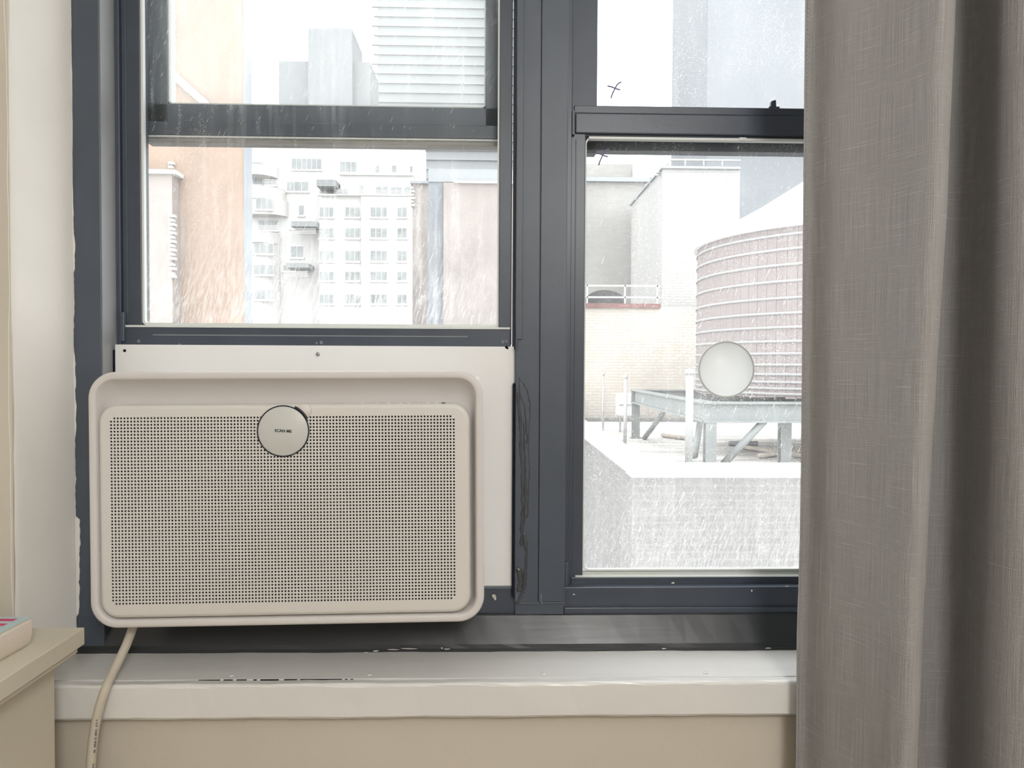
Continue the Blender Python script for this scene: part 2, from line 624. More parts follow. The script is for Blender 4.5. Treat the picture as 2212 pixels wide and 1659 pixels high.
# right reveal behind the curtain
mesh('reveal', [(REVR, YW - .001, SILLB), (CASR1, 1.13, SILLB), (CASR1, 1.13, ZHEAD), (REVR, YW - .001, ZHEAD)],
     [(0, 1, 2, 3)], M['reveal'], wf)
# ragged paint line where the white reveal paint runs onto the dark casing
vs, fs = [], []
n = 260
for i in range(n + 1):
    z = SILLZ + (2.0 - SILLZ) * i / n
    py = 790 - (z - CAMZ) / 1.13 * 1600
    amp = 0.0006 + (0.0016 if py > 450 else 0)
    wv = amp * max(-0.5, wob(z * 3.1, 7)) + 0.0012 * random.random() * (1 if py > 450 else 0.2)
    if 1120 < py < 1330:
        wv += 0.0025 + .002 * random.random()
    vs += [(CASX0 - 0.004, 1.1285, z), (CASX0 + 0.001 + wv, 1.1292, z), (CASX0 + 0.001 + wv, 1.1312, z)]
for i in range(n):
    a = i * 3
    fs += [(a, a + 1, a + 4, a + 3), (a + 1, a + 2, a + 5, a + 4)]
mesh('paint_edge', vs, fs, M['reveal'], wf)

# ------------------------------------------------------------------ window trim (setting)
t1 = boxes('trim_1', [(REVX - .002, CASX1, 1.13, 1.212, SILLZ - 0.02, ZHEAD)], M['dark'], None, 0.0012)
struct(t1, 'slate grey casing board between white reveal and the sash track')
t6 = boxes('trim_6', [(CASR0, REVR + .002, 1.13, 1.212, SILLZ - 0.02, ZHEAD)], M['dark'], None, 0.0012)
struct(t6, 'slate grey casing board behind the curtain')
t7 = boxes('trim_7', [(CASX1, CASR0, 1.13, YB, ZHEAD - 0.06, ZHEAD)], M['dark'], None, 0.0012)
struct(t7, 'slate grey head casing above both windows')

# mullion cover: two boards with a joint between them
MUL0, MULJ, MUL1 = X(1114, 1.148), X(1165.5, 1.148), X(1223, 1.148)
ZMUL = Z(1302, 1.148, 1165)
t2 = boxes('trim_2', [(MUL0, MULJ - 0.0006, 1.148, 1.25, ZMUL, ZHEAD - .06), (MULJ + 0.0006, MUL1, 1.148, 1.25, ZMUL + .0015, ZHEAD - .06),
                      (MUL0 + .001, MUL1 - .001, 1.152, 1.25, ZMUL - 0.02, ZHEAD - .06)], M['dark'], None, 0.0008)
struct(t2, 'slate grey mullion boards between the two windows')
# small proud strip on the mullion beside the raised sash
box('track_cover', X(1114, 1.146), X(1128, 1.146), 1.1455, 1.149, Z(733, 1.146), ZHEAD - .06, M['dark'], t2, 0.0006)
# caulk smears along the lower mullion
bm = bmesh.new()


def smear(pts, r0, r1=None, flat=0.45, Yp=1.148, sub=7, jit=0.0008):
    path = catmull([P(a, b, Yp) for a, b in pts], sub)
    path = [p + Vector((random.uniform(-jit, jit), 0, 0)) for p in path]
    rr = [r0 * random.uniform(0.6, 1.2) for _ in path]
    rr[0] *= 0.3
    rr[-1] *= 0.3
    add_tube(bm, path, rr, 7, flat)


smear([(1121, 815), (1131, 830), (1140, 850), (1145, 890), (1142, 950), (1143, 1010), (1141, 1085), (1138, 1120)], 0.0011)
smear([(1120, 818), (1124, 850), (1133, 880), (1138, 930), (1138, 960)], 0.0012)
smear([(1117, 840), (1122, 900), (1125, 960), (1128, 1040), (1128, 1110), (1126, 1180)], 0.0026, flat=0.25)
smear([(1132, 905), (1133, 980), (1135, 1060), (1133, 1130)], 0.0018, flat=0.3)
smear([(1131, 1150), (1136, 1190), (1134, 1240), (1132, 1270), (1124, 1290), (1118, 1302)], 0.0030, flat=0.4)
smear([(1118, 1225), (1124, 1250), (1120, 1278)], 0.0042, flat=0.5)
finish('caulk_bead', bm, M['caulk'], t2, True)
box('foam_strip', X(1108, 1.15), X(1119, 1.15), 1.150, 1.17, Z(1290, 1.15), Z(828, 1.15), M['foam'], t2, 0.001)
# pale worn edge along the bottom of the mullion boards
bm = bmesh.new()
add_tube(bm, [P(a, b, 1.1478) for a, b in ((1117, 1280), (1117, 1298), (1122, 1303), (1165, 1302.5))], 0.0005, 5)
add_tube(bm, [P(a, b, 1.1478) for a, b in ((1169, 1301.5), (1195, 1302), (1221, 1301.5))], 0.0004, 5)
add_tube(bm, [P(a, b, 1.1478) for a, b in ((1169, 1282), (1168, 1296), (1171, 1306))], 0.0007, 5)
finish('worn_edge', bm, M['scuff'], t2)

# dark sub-sill under both windows and the sloping stool below it
FS0 = Z(1326, 1.155, 1400)
t3 = boxes('trim_3', [(CASX1, CASR0, 1.158, 1.214, FS0 - 0.03, Z(1268, 1.158, 1400)),
                      (MUL1, CASR0, 1.154, 1.165, FS0 - 0.01, Z(1312, 1.154, 1450)),
                      ], M['dark2'], None, 0.0012)
struct(t3, 'slate blue metal sub-sill under the window sashes')
zt = Z(1327, 1.150, 1400)
xa, xb = CASX0 - .004, CASR1
n = 60
vs, fs = [], []
prof = [(1.165, zt + .0005), (1.1515, zt + .0003), (1.1500, zt - .001), (1.1300, SILLZ + .012), (1.1286, SILLZ + .006), (1.1295, SILLZ - .012), (1.165, SILLZ - .012)]
for i in range(n + 1):
    x = xa + (xb - xa) * i / n
    for j, (y, z) in enumerate(prof):
        vs.append((x, y + (0.0006 * wob(x * 2.2, j) if 1 < j < 5 else 0), z))
m_ = len(prof)
for i in range(n):
    for j in range(m_ - 1):
        a = i * m_ + j
        fs.append((a, a + m_, a + m_ + 1, a + 1))
t4 = mesh('trim_4', vs, fs, M['stool'], None, False)
struct(t4, 'black brush painted stool board above the white sill')
bm = bmesh.new()


def chip(px, py, Yp, wpx, hpx, bmx):
    k = 8
    pts = []
    for i in range(k):
        a = 6.283 * i / k
        r = random.uniform(0.55, 1.0)
        pts.append(bmx.verts.new(P(px + wpx * r * math.cos(a), py + hpx * r * math.sin(a), Yp)))
    f = bmx.faces.new(pts)
    r = bmesh.ops.extrude_face_region(bmx, geom=[f])
    for v in r['geom']:
        if isinstance(v, bmesh.types.BMVert):
            v.co.y -= 0.0004


for px, py, wp, hp in ((812, 1406, 10, 2), (790, 1410, 8, 2), (850, 1403, 14, 1.6), (885, 1401, 22, 1.5), (955, 1400, 3, 2), (965, 1402, 8, 1.5),
                       (1310, 1408, 24, 2), (1352, 1408, 10, 1.5), (1410, 1407, 20, 2), (1465, 1407, 10, 1.5), (1434, 1401, 6, 1.5),
                       (1660, 1400, 10, 1.8), (1385, 1408, 6, 1.5), (1250, 1409, 9, 1.2)):
    chip(px, py, 1.1275, wp, hp, bm)
finish('paint_chip', bm, M['chip'], t4)['kind'] = 'stuff'
bm = bmesh.new()
for px, py, wp, hp in ((1240, 1284, 3, 2), (1454, 1259, 5, 2), (1624, 1276, 2, 3), (1067, 1288, 6, 6), (1070, 1290, 3, 9), (1700, 1266, 6, 1.2)):
    chip(px, py, 1.1535, wp, hp, bm)
finish('paint_chip', bm, M['chip'], t3)['kind'] = 'stuff'

# white window sill: board plus nosing with a joint between
SX0, SX1 = REVX - 0.06, REVR + 0.06


def wavy_bar(name, x0, x1, prof, mt, parent=None, amp=0.0006, n=80, seed=0.0):
    vs, fs = [], []
    m = len(prof)
    for i in range(n + 1):
        x = x0 + (x1 - x0) * i / n
        for j, (y, z) in enumerate(prof):
            vs.append((x, y + amp * wob(x * 2.5, seed + j), z + amp * wob(x * 3.3, seed + 5 + j * .4)))
    for i in range(n):
        for j in range(m):
            a, b = i * m + j, i * m + (j + 1) % m
            fs.append((a, b, b + m, a + m))
    fs += [tuple(range(m))[::-1], tuple(range(n * m, n * m + m))]
    bm = bmesh.new()
    bv = [bm.verts.new(v) for v in vs]
    for f in fs:
        bm.faces.new([bv[i] for i in f])
    o = finish(name, bm, mt, parent)
    return o


JY = 1.0385
t5 = wavy_bar('trim_5', REVX + .002, REVR, [(1.137, SILLZ + .001), (JY + .001, SILLZ - .0015), (JY + .0008, SILLB + .01), (1.137, SILLB + .01)], M['sill'], seed=1)
struct(t5, 'white painted window sill with a rounded nosing')
zs = SILLZ - .0022
r_ = 0.0045
pr = [(JY - .0006, zs - .0005), (NOSEY + r_, zs)]
for k in range(1, 4):
    a = math.pi / 2 * k / 4
    pr.append((NOSEY + r_ - r_ * math.sin(a), zs - r_ + r_ * math.cos(a)))
pr += [(NOSEY, zs - r_), (NOSEY + .0008, SILLB + .004), (NOSEY + .004, SILLB), (JY - .0006, SILLB)]
wavy_bar('nosing', SX0, SX1, pr, M['sill'], t5, 0.0007, 90, 3.0)
bm = bmesh.new()
for a, b in ((425, 472), (480, 500), (508, 530), (545, 552), (560, 600), (612, 640), (647, 738), (745, 750), (757, 763)):
    y0 = 1475 - (a - 425) * 0.006
    add_box(bm, X(a, JY), X(b, JY), JY - .0007, JY + .0009, SILLZ - .004, SILLZ - .0019)
finish('joint_gap', bm, M['black'], t5)['kind'] = 'stuff'
for px, py in ((498, 1466), (797, 1462), (1174, 1459), (1526, 1455)):
    p = P(px, py, 1.046)
    lathe('nail_head', [(0.0, .0012), (.0028, .001), (.0036, 0)], (p.x, 1.05, SILLZ - .0008), M['sill'], t5, 14)


# ------------------------------------------------------------------ windows
def rail(name, px0, px1, py0, py1, Y0, Y1, parent, mt=None, bev=0.0012):
    cx, cy = (px0 + px1) / 2, (py0 + py1) / 2
    return box(name, X(px0, Y0, cy), X(px1, Y0, cy), Y0, Y1, Z(py1, Y0, cx), Z(py0, Y0, cx), mt or M['dark2'], parent, bev)


def pane(name, px0, px1, py0, py1, Y, mt, parent):
    cx, cy = (px0 + px1) / 2, (py0 + py1) / 2
    x0, x1, z0, z1 = X(px0, Y, cy), X(px1, Y, cy), Z(py1, Y, cx), Z(py0, Y, cx)
    return mesh(name, [(x0, Y, z0), (x1, Y, z0), (x1, Y, z1), (x0, Y, z1)], [(0, 1, 2, 3)], mt, parent)


def bead(name, px0, px1, py0, py1, Y0, Y1, wpx, parent, rpx=14, mt=None, right=True):
    """thin rounded-corner glazing bead around the pane"""
    s = Y0 / FOC
    x0, x1 = X(px0, Y0, (py0 + py1) / 2), X(px1, Y0, (py0 + py1) / 2)
    z0, z1 = Z(py1, Y0, (px0 + px1) / 2), Z(py0, Y0, (px0 + px1) / 2)

    def loop(i):
        r = max(rpx * s - i, 0.001)
        o = []
        for cx, cz, a0 in ((x1 - i - r, z1 - i - r, 0), (x0 + i + r, z1 - i - r, 90), (x0 + i + r, z0 + i + r, 180), (x1 - i - r, z0 + i + r, 270)):
            for k in range(6):
                a = math.radians(a0 + 90 * k / 5)
                o.append((cx + r * math.cos(a), cz + r * math.sin(a)))
        return o
    lo, li = loop(0), loop(wpx * s)
    n = len(lo)
    vs = [(a, Y0, b) for a, b in lo] + [(a, Y0 + .0005, b) for a, b in li] + [(a, Y1, b) for a, b in li] + [(a, Y1, b) for a, b in lo]
    fs = []
    for q in range(3):
        for k in range(n):
            fs.append((q * n + k, q * n + (k + 1) % n, (q + 1) * n + (k + 1) % n, (q + 1) * n + k))
    return mesh(name, vs, fs, mt or M['gasket'], parent)


YS, YSB = 1.178, 1.206
YU, YUB = 1.220, 1.246
ZTOP = ZHEAD - 0.06
w1 = empty('window_1', (X(680, 1.2), 1.2, Z(1268, 1.2)))
struct(w1, 'slate grey sash window raised above the air conditioner')


def pt(o, root):
    return keep(o, root)


# fixed frame of window 1
xj0, xj1 = CASX1, X(1114, 1.172)
pt(box('frame_jamb', xj0, X(262, 1.172), 1.172, 1.212, SILLZ, ZTOP, M['dark2'], None, .0008), w1)
pt(box('frame_jamb', X(1107, 1.176), MUL0 + .004, 1.176, 1.212, SILLZ, ZTOP, M['dark2'], None, .0008), w1)
pt(box('frame_head', xj0, MUL0, 1.172, YB, ZTOP - .02, ZTOP + .001, M['dark2'], None, .0008), w1)
M['lit_return'] = mat('lit_return_grey', (0.30, 0.305, 0.31), 0.35, 0.5, 0.05, 10)  # added plate; its pale grey stands in for window light on the casing return
pt(box('lit_return_plate', CASX1 - .0002, CASX1 + .0012, 1.1315, 1.1725, Z(1000, 1.15), ZTOP, M['lit_return'], None), w1)
# raised lower sash
zb1 = Z(748, YS, 680)
sash_h = 0.745
ls = rail('stile', 262, 303, -300, 745, YS, YSB, None)
pt(ls, w1)
pt(rail('stile', 1079, 1107, -300, 745, YS, YSB, None), w1)
# thin track lines
pt(box('track_ridge', X(275, YS), X(278.5, YS), YS - .0012, YS + .001, Z(702, YS), 1.98, M['dark'], None, .0003), w1)
br = rail('bottom_rail', 262, 1103, 708, 752, 1.1745, YSB, None)
pt(br, w1)
pt(rail('rail_ledge', 263, 1102, 704.5, 709, 1.1725, 1.19, None, M['gasket'], .0004), w1)  # lit top of the rail, its brightness put into the pale colour
pt(rail('rail_groove', 330, 1010, 724, 726.5, 1.1738, 1.176, None, M['scuff'], .0002), w1)
pt(box('top_rail', X(262, YS), X(1103, YS), YS, YSB, 1.95, 1.99, M['dark2'], None, .001), w1)
for px, py, r in ((300, 737, 3.4), (388, 745, 3.2), (694, 740, 3.6), (684, 741, 2.6), (1086, 738, 4), (1094, 737, 3.5)):
    p = P(px, py, 1.174)
    k = 1.174 / FOC
    sc = lathe('screw_hole', [(r * k, 0), (r * k, .0006), (r * k * .7, .0006), (r * k * .6, -.0004), (0, -.0004)], p, M['scuff'], None, 16, 'Y')
    pt(sc, w1)
g = pane('glass_pane', 303, 1079, -290, 706, 1.190, M['g1'], None)
pt(g, w1)
b_ = bead('glazing_bead', 303, 1081, -290, 705, 1.1800, 1.189, 5.5, None, 12)
pt(b_, w1)
pt(box('sash_clip', X(262, 1.17), X(270, 1.17), 1.168, 1.176, Z(742, 1.17), Z(680, 1.17), M['dark'], None, .001), w1)
pt(box('sash_clip', X(1113, 1.165), X(1117, 1.165), 1.143, 1.17, Z(757, 1.165), Z(733, 1.165), M['dark'], None, .001), w1)
# upper (outer) sash
pt(rail('outer_stile', 300, 360, -700, 296, YU, YUB, None, M['dark']), w1)
pt(rail('outer_stile', 1050, 1100, -700, 296, YU, YUB, None, M['dark']), w1)
pt(rail('outer_rail', 300, 1100, 228, 297, YU, YUB, None, M['dark']), w1)
pt(rail('outer_rail_lip', 312, 1096, 266, 296, YU - .003, YU + .004, None, M['dark2']), w1)
pt(rail('weather_strip', 312, 1092, 300, 311, YU + .002, YUB + .004, None, M['strip'], .002), w1)
pt(rail('strip_edge', 312, 1092, 296.5, 299.5, YU - .003, YU + .006, None, M['gasket'], .0004), w1)
pt(rail('outer_bead', 358, 366, -700, 228, YU + .006, YUB, None, M['gasket'], .0004), w1)
pt(pane('glass_pane', 358, 1052, -700, 230, 1.236, M['g1u'], None), w1)
pt(bead('outer_glazing_bead', 360, 1051, -700, 229, 1.2225, 1.234, 3, None, 10), w1)
pt(box('outer_top_rail', X(300, YU), X(1100, YU), YU, YUB, ZTOP - .06, ZTOP - .02, M['dark2'], None, .001), w1)

# window 2: closed pair of sashes
w2 = empty('window_2', (X(1650, 1.2), 1.2, Z(1268, 1.2)))
struct(w2, 'closed slate grey sash window beside the curtain')
pt(box('frame_jamb', MUL1 - .003, X(1232, 1.172), 1.172, 1.212, SILLZ, ZTOP, M['dark2'], None, .0008), w2)
pt(box('frame_jamb', WRX - .02, WRX, 1.172, YB, SILLZ, ZTOP, M['dark2'], None, .0008), w2)
pt(box('frame_head', MUL1, WRX, 1.172, YB, ZTOP - .02, ZTOP + .001, M['dark2'], None, .0008), w2)
pt(rail('stile', 1230, 1262, 235, 1266, YS, YSB, None), w2)
pt(box('track_ridge', X(1240, YS), X(1242, YS), YS - .001, YS + .001, Z(1236, YS), Z(300, YS), M['dark'], None, .0003), w2)
pt(rail('stile', 2045, 2080, 235, 1266, YS, YSB, None), w2)
pt(rail('meeting_rail', 1243, 2075, 249, 293, YS - .004, YSB, None, None, .0018), w2)
pt(rail('meeting_rail_cap', 1240, 2075, 233, 250, YS - .001, YSB + .008, None), w2)
pt(rail('meeting_rail_groove', 1262, 2060, 291, 299, YS + .002, YSB, None), w2)
pt(rail('white_strip', 1272, 2050, 299, 305, YS - .001, YS + .01, None, M['gasket'], .0008), w2)
pt(rail('white_keeper', 1597, 1613, 296.5, 303, YS - .0025, YS + .006, None, M['gasket'], .0008), w2)
pt(rail('end_clip', 1236, 1242, 238, 291, 1.170, 1.18, None, M['dark'], .0008), w2)
pt(rail('bottom_rail', 1233, 2075, 1246, 1268, 1.1745, YSB, None), w2)
pt(rail('bottom_rail_step', 1228, 2075, 1265, 1275, 1.164, 1.18, None), w2)
# pale ledge on the bottom rail
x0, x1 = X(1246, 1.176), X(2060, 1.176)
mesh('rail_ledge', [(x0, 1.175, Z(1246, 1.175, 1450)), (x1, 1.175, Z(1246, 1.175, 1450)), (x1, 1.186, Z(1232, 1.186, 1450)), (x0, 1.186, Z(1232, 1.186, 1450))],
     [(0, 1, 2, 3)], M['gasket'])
pt(bpy.data.objects['rail_ledge.001'], w2)
pt(box('sash_clip', X(1222.5, 1.168), X(1230, 1.168), 1.164, 1.176, Z(1268, 1.168), Z(1214, 1.168), M['dark'], None, .001), w2)
pt(pane('glass_pane', 1258, 2050, 296, 1236, 1.190, M['g2'], None), w2)
pt(bead('glazing_bead', 1261, 2050, 300, 1232, 1.1805, 1.189, 3.2, None, 16), w2)
pt(rail('outer_stile', 1238, 1293, -700, 330, YU, YUB, None, M['dark']), w2)
pt(rail('outer_stile', 2040, 2085, -700, 330, YU, YUB, None, M['dark']), w2)
pt(rail('outer_rail', 1240, 2085, 245, 329, YU, YUB, None, M['dark']), w2)
pt(box('outer_top_rail', X(1240, YU), X(2085, YU), YU, YUB, ZTOP - .06, ZTOP - .02, M['dark2'], None, .001), w2)
pt(pane('glass_pane', 1290, 2045, -700, 247, 1.236, M['g2u'], None), w2)
# sash lock on the meeting rail
lp = P(1670, 238, YS + .01)
lk = prism('sash_lock', [(-.008, -.006), (.009, -.006), (.007, .008), (-.006, .008)], 0, .003, M['dark'])
for v in lk.data.vertices:
    v.co += Vector((lp.x, YS + .012, Z(236, YS + .01, 1670)))
pt(lk, w2)
bm = bmesh.new()
z0 = Z(238, YS + .01, 1670)
zt_ = Z(217, YS + .01, 1670)
xs = [X(a, YS + .01, 225) for a in (1663, 1676, 1674.5, 1665)]
for y0, y1 in ((YS + .007, YS + .014),):
    v = [bm.verts.new((xs[0], y0, z0)), bm.verts.new((xs[1], y0, z0)), bm.verts.new((xs[2], y0, zt_)), bm.verts.new((xs[3], y0, zt_ - .002)),
         bm.verts.new((xs[0], y1, z0)), bm.verts.new((xs[1], y1, z0)), bm.verts.new((xs[2], y1, zt_)), bm.verts.new((xs[3], y1, zt_ - .002))]
    for f in ((0, 1, 2, 3), (7, 6, 5, 4), (0, 4, 5, 1), (1, 5, 6, 2), (2, 6, 7, 3), (3, 7, 4, 0)):
        bm.faces.new([v[i] for i in f])
pt(finish('lock_lever', bm, M['dark']), w2)
# hand-drawn crosses in marker on the two panes
for dx, dy, Yp in ((0, 0, 1.2335), (-26.5, 144.5, 1.1878)):
    bm = bmesh.new()
    for st in ([(1312, 185.5), (1322, 188), (1332, 192), (1340, 194)], [(1342, 177), (1334, 182), (1327, 194), (1322, 205), (1320, 212)]):
        add_tube(bm, catmull([P(a + dx, b + dy, Yp) for a, b in st], 5), 0.0012, 8, 0.6)
    o = finish('marker_cross', bm, M['marker'], None, True)
    o['label'] = 'purple marker cross drawn on the glass'
    pt(o, w2)

# ------------------------------------------------------------------ round disc on the pane
dc = P(1567.5, 798, 1.188)
k = 1.188 / FOC
rd = empty('round_disc', (dc.x, 1.1895, dc.z - 61 * k))
tag(rd, 'round white disc with a thin grey rim stuck on the closed window pane', 'disc')
R1 = 61.5 * k
keep(lathe('face', [(0, .0065), (R1 * .93, .0063), (R1 * .945, .005)], (dc.x, 1.1895, dc.z), M['disc'], None, 64, 'Y'), rd)
keep(lathe('rim', [(R1 * .94, .003), (R1 * .95, .0066), (R1 * .985, .0066), (R1, .005), (R1, .0002)], (dc.x, 1.1895, dc.z), M['discrim'], None, 64, 'Y'), rd)

# ------------------------------------------------------------------ air conditioner
AC_W, AC_H = 0.54, 0.35241
AC_C = Vector((-0.28164, 1.02750, 1.01489))
AC_R = (Matrix.Rotation(0.01795, 3, 'Z') @ Matrix.Rotation(-0.010965, 3, 'X') @ Matrix.Rotation(-0.008206, 3, 'Y'))
AC_B = AC_C + AC_R @ Vector((0, 0, -AC_H / 2))
ac = empty('air_conditioner', AC_B, AC_R.to_euler())
tag(ac, 'white window air conditioner with a perforated front panel above the sill', 'air conditioner')


def ACP(px, py, y=0.0):
    """pixel -> local (x, z) on the appliance's own front plane"""
    n = AC_R @ Vector((0, 1, 0))
    o = AC_C + n * y
    v = ray(px, py)
    c = Vector((0, 0, CAMZ))
    t = (o - c).dot(n) / v.dot(n)
    q = AC_R.transposed() @ (c + v * t - AC_B)
    return q.x, q.z


def rrect(l, r, b, t, rad, n=10):
    o = []
    for cx, cz, a0 in ((r - rad, t - rad, 0), (l + rad, t - rad, 90), (l + rad, b + rad, 180), (r - rad, b + rad, 270)):
        for k in range(n + 1):
            a = math.radians(a0 + 90 * k / n)
            o.append((cx + rad * math.cos(a), cz + rad * math.sin(a)))
    return o


def loft(name, rings, mt, parent, cap=False, smooth=True):
    bm = bmesh.new()
    rs = []
    for (l, r, b, t, rad, y) in rings:
        rs.append([bm.verts.new((x, y, z)) for x, z in rrect(l, r, b, t, rad)])
    n = len(rs[0])
    for i in range(len(rs) - 1):
        for k in range(n):
            bm.faces.new((rs[i][k], rs[i][(k + 1) % n], rs[i + 1][(k + 1) % n], rs[i + 1][k]))
    if cap:
        bm.faces.new(rs[-1])
    o = finish(name, bm, mt, parent, smooth)
    return o


HW = AC_W / 2
rad = 0.036


def ins(i, y, it=None, ib=None, r=None):
    it = i if it is None else it
    ib = i if ib is None else ib
    return (-HW + i, HW - i, ib, AC_H - it, r if r is not None else max(rad - i, .006), y)


loft('housing', [
    ins(.014, .085), ins(.004, .080), ins(.0012, .070), ins(0, .060), ins(0, .0050), ins(.0003, .0030), ins(.0012, .0012), ins(.0026, .0003), ins(.0040, 0),
    ins(.0088, .0002), ins(.0100, .0009), ins(.0112, .0030),
    ins(.0135, .0150, .020, .0120, .026), ins(.0150, .0230, .0300, .0135, .026), ins(.0175, .0280, .0400, .0150, .025),
    ins(.0220, .0300, .0520, .0180, .022)],
    M['plastic'], ac, cap=True)
# narrow bright seam strip behind the rim
loft('rear_collar', [ins(.0025, .062), ins(.0015, .072), ins(.003, .110), ins(.014, .112)], M['plastic'], ac)
box('chassis', -HW + .018, HW - .018, .075, .56, .016, AC_H - .016, M['sheet'], ac, .004)

# perforated front panel
PL, _ = ACP(214, 1100)
PR, _ = ACP(1016, 1100)
_, PT0 = ACP(612, 873)
_, PB0 = ACP(612, 1330.5)
PY = -.0015
gx0, _ = ACP(241.8, 1100, PY)
gx1, _ = ACP(981, 1100, PY)
_, gz1 = ACP(612, 901.5, PY)
_, gz0 = ACP(612, 1298.5, PY)
NXC, NZC = 105, 57
dx, dz = (gx1 - gx0) / (NXC - 1), (gz1 - gz0) / (NZC - 1)
gl, gr, gb, gt = gx0 - dx / 2, gx1 + dx / 2, gz0 - dz / 2, gz1 + dz / 2
verts, faces = [], []
pr_ = 0.025


def pring(i, y):
    base = len(verts)
    for x, z in rrect(PL + i, PR - i, PB0 + i, PT0 - i, pr_ - i):
        verts.append((x, y, z))
    return base


rings = [pring(*q) for q in ((.001, .028), (0, .010), (0, .0055), (.0004, .0030), (.0016, .0006), (.0035, -.0009), (.0060, PY))]
nr = 44
for a, b in zip(rings[:-1], rings[1:]):
    for k in range(nr):
        faces.append((a + k, a + (k + 1) % nr, b + (k + 1) % nr, b + k))
base = len(verts)
for x, z in rrect(PL + .006, PR - .006, PB0 + .006, PT0 - .006, pr_ - .006):
    verts.append((min(max(x, gl), gr), PY, min(max(z, gb), gt)))
for k in range(nr):
    faces.append((rings[-1] + k, rings[-1] + (k + 1) % nr, base + (k + 1) % nr, base + k))
HR = 0.00142
K = 12
for i in range(NXC):
    for j in range(NZC):
        cx, cz = gx0 + i * dx, gz0 + j * dz
        if i in (0, NXC - 1) and j in (0, NZC - 1):
            b0 = len(verts)
            verts += [(cx - dx / 2, PY, cz - dz / 2), (cx + dx / 2, PY, cz - dz / 2), (cx + dx / 2, PY, cz + dz / 2), (cx - dx / 2, PY, cz + dz / 2)]
            faces.append((b0, b0 + 1, b0 + 2, b0 + 3))
            continue
        b0 = len(verts)
        for k in range(K):
            a = math.radians(45 + 360 * k / K)
            c, s_ = math.cos(a), math.sin(a)
            m_ = max(abs(c), abs(s_))
            verts.append((cx + dx / 2 * c / m_, PY, cz + dz / 2 * s_ / m_))
        for k in range(K):
            a = math.radians(45 + 360 * k / K)
            verts.append((cx + HR * math.cos(a), PY, cz + HR * math.sin(a)))
        for k in range(K):
            a = math.radians(45 + 360 * k / K)
            verts.append((cx + HR * math.cos(a), PY + .0012, cz + HR * math.sin(a)))
        for k in range(K):
            k2 = (k + 1) % K
            faces.append((b0 + k, b0 + k2, b0 + K + k2, b0 + K + k))
            faces.append((b0 + K + k, b0 + K + k2, b0 + 2 * K + k2, b0 + 2 * K + k))
fp = mesh('front_panel', verts, faces, M['panelp'], ac)
fp['label'] = 'perforated white front panel'
sm = [i < nr * 6 for i in range(len(fp.data.polygons))]
fp.data.polygons.foreach_set('use_smooth', sm)
box('grille_backing', gl, gr, PY + .0013, .02, gb, gt, M['black'], fp)

# round sticker (its printed code is left off), ring, words, peel tab
sx, sz = ACP(612, 931, PY)
sr = 56.5 * .54 / 857.5
st = lathe('sticker', [(0, .0009), (sr * .97, .0009), (sr, .0002)], (sx, PY - .0001, sz), M['sticker'], ac, 64, 'Y')
st['label'] = 'round pale sticker with a dark ring'
lathe('sticker_ring', [(sr * .955, .0009), (sr * .955, .00125), (sr, .00125), (sr, .0002)], (sx, PY - .0001, sz), M['ink'], st, 64, 'Y')
lathe('sticker_arc', [(sr * .97, .0009), (sr * .97, .0014), (sr * 1.075, .0014), (sr * 1.075, .0002)], (sx, PY - .0001, sz), M['ink'], st, 20, 'Y',
      True, math.radians(27), math.radians(64))
tx, tz = ACP(657, 888, PY)
tab = lathe('peel_tab', [(0, .0007), (.0098, .0007), (.0102, .0001)], (tx, PY - .0001, tz), M['tabm'], st, 32, 'Y')
tm = text_mesh('sticker_words', 'SCAN ME', 0.0058, M['ink'], st, .0001, .00018)
wdt = max(v.co.x for v in tm.data.vertices) - min(v.co.x for v in tm.data.vertices)
sc_ = 0.0232 / wdt
for v in tm.data.vertices:
    v.co *= sc_
tm.rotation_euler = (math.radians(90), math.radians(3.5), 0)
tm.location = (sx, PY - .00115, sz)
# small vents / lights along the top edge of the panel
for px, q in ((782, 3), (815, 4), (838, 3), (865, 4), (884, 3), (905, 4), (925, 3), (943, 3), (957, 5)):
    ax, az = ACP(px, 870.5, .002)
    box('top_vent', ax - q * .0005, ax + q * .0005, .0030, .02, PT0 - .0003, PT0 + .0004, M['ink'] if q == 5 else M['sheet'], fp)

# power cord
A_i = AC_R.transposed()
cp = [P(292, 1335, 1.085), P(286, 1358, 1.075), P(272, 1395, 1.060), P(248, 1445, 1.036), P(228, 1488, 1.011), P(213, 1535, 1.0045), P(203, 1585, 1.004), P(196, 1659, 1.003),
      P(191, 1780, 1.003), P(190, 1950, 1.008), P(196, 2200, 1.012), P(220, 2500, 1.010)]
cp.append(Vector((cp[-1].x + .03, .99, .03)))
cp.append(Vector((cp[-1].x + .08, .93, .0075)))
cp.append(Vector((cp[-1].x + .2, .90, .0075)))
cpath = [A_i @ (p - AC_B) for p in catmull(cp, 8)]
co = tube('power_cord', cpath, 0.0062, M['cord'], ac, 16)
co['label'] = 'ivory power cord'
# printed marks running along the cord
bm = bmesh.new()
for py in (1556, 1562, 1568, 1578, 1583, 1588, 1596, 1603, 1608, 1613, 1622, 1625, 1652, 1657):
    fx = 209 + (1590 - py) * 0.085 - 0.0009 * (py - 1590) ** 2 * (1 if py < 1590 else 0) * .3
    c = A_i @ (P(fx - 2.6, py, 0.9985) - AC_B)
    add_box(bm, c.x - .0009, c.x + .0009, c.y - .0006, c.y + .0015, c.z - .0009 * random.uniform(.5, 1.3), c.z + .0009)
finish('cord_print', bm, M['scuff'], co)

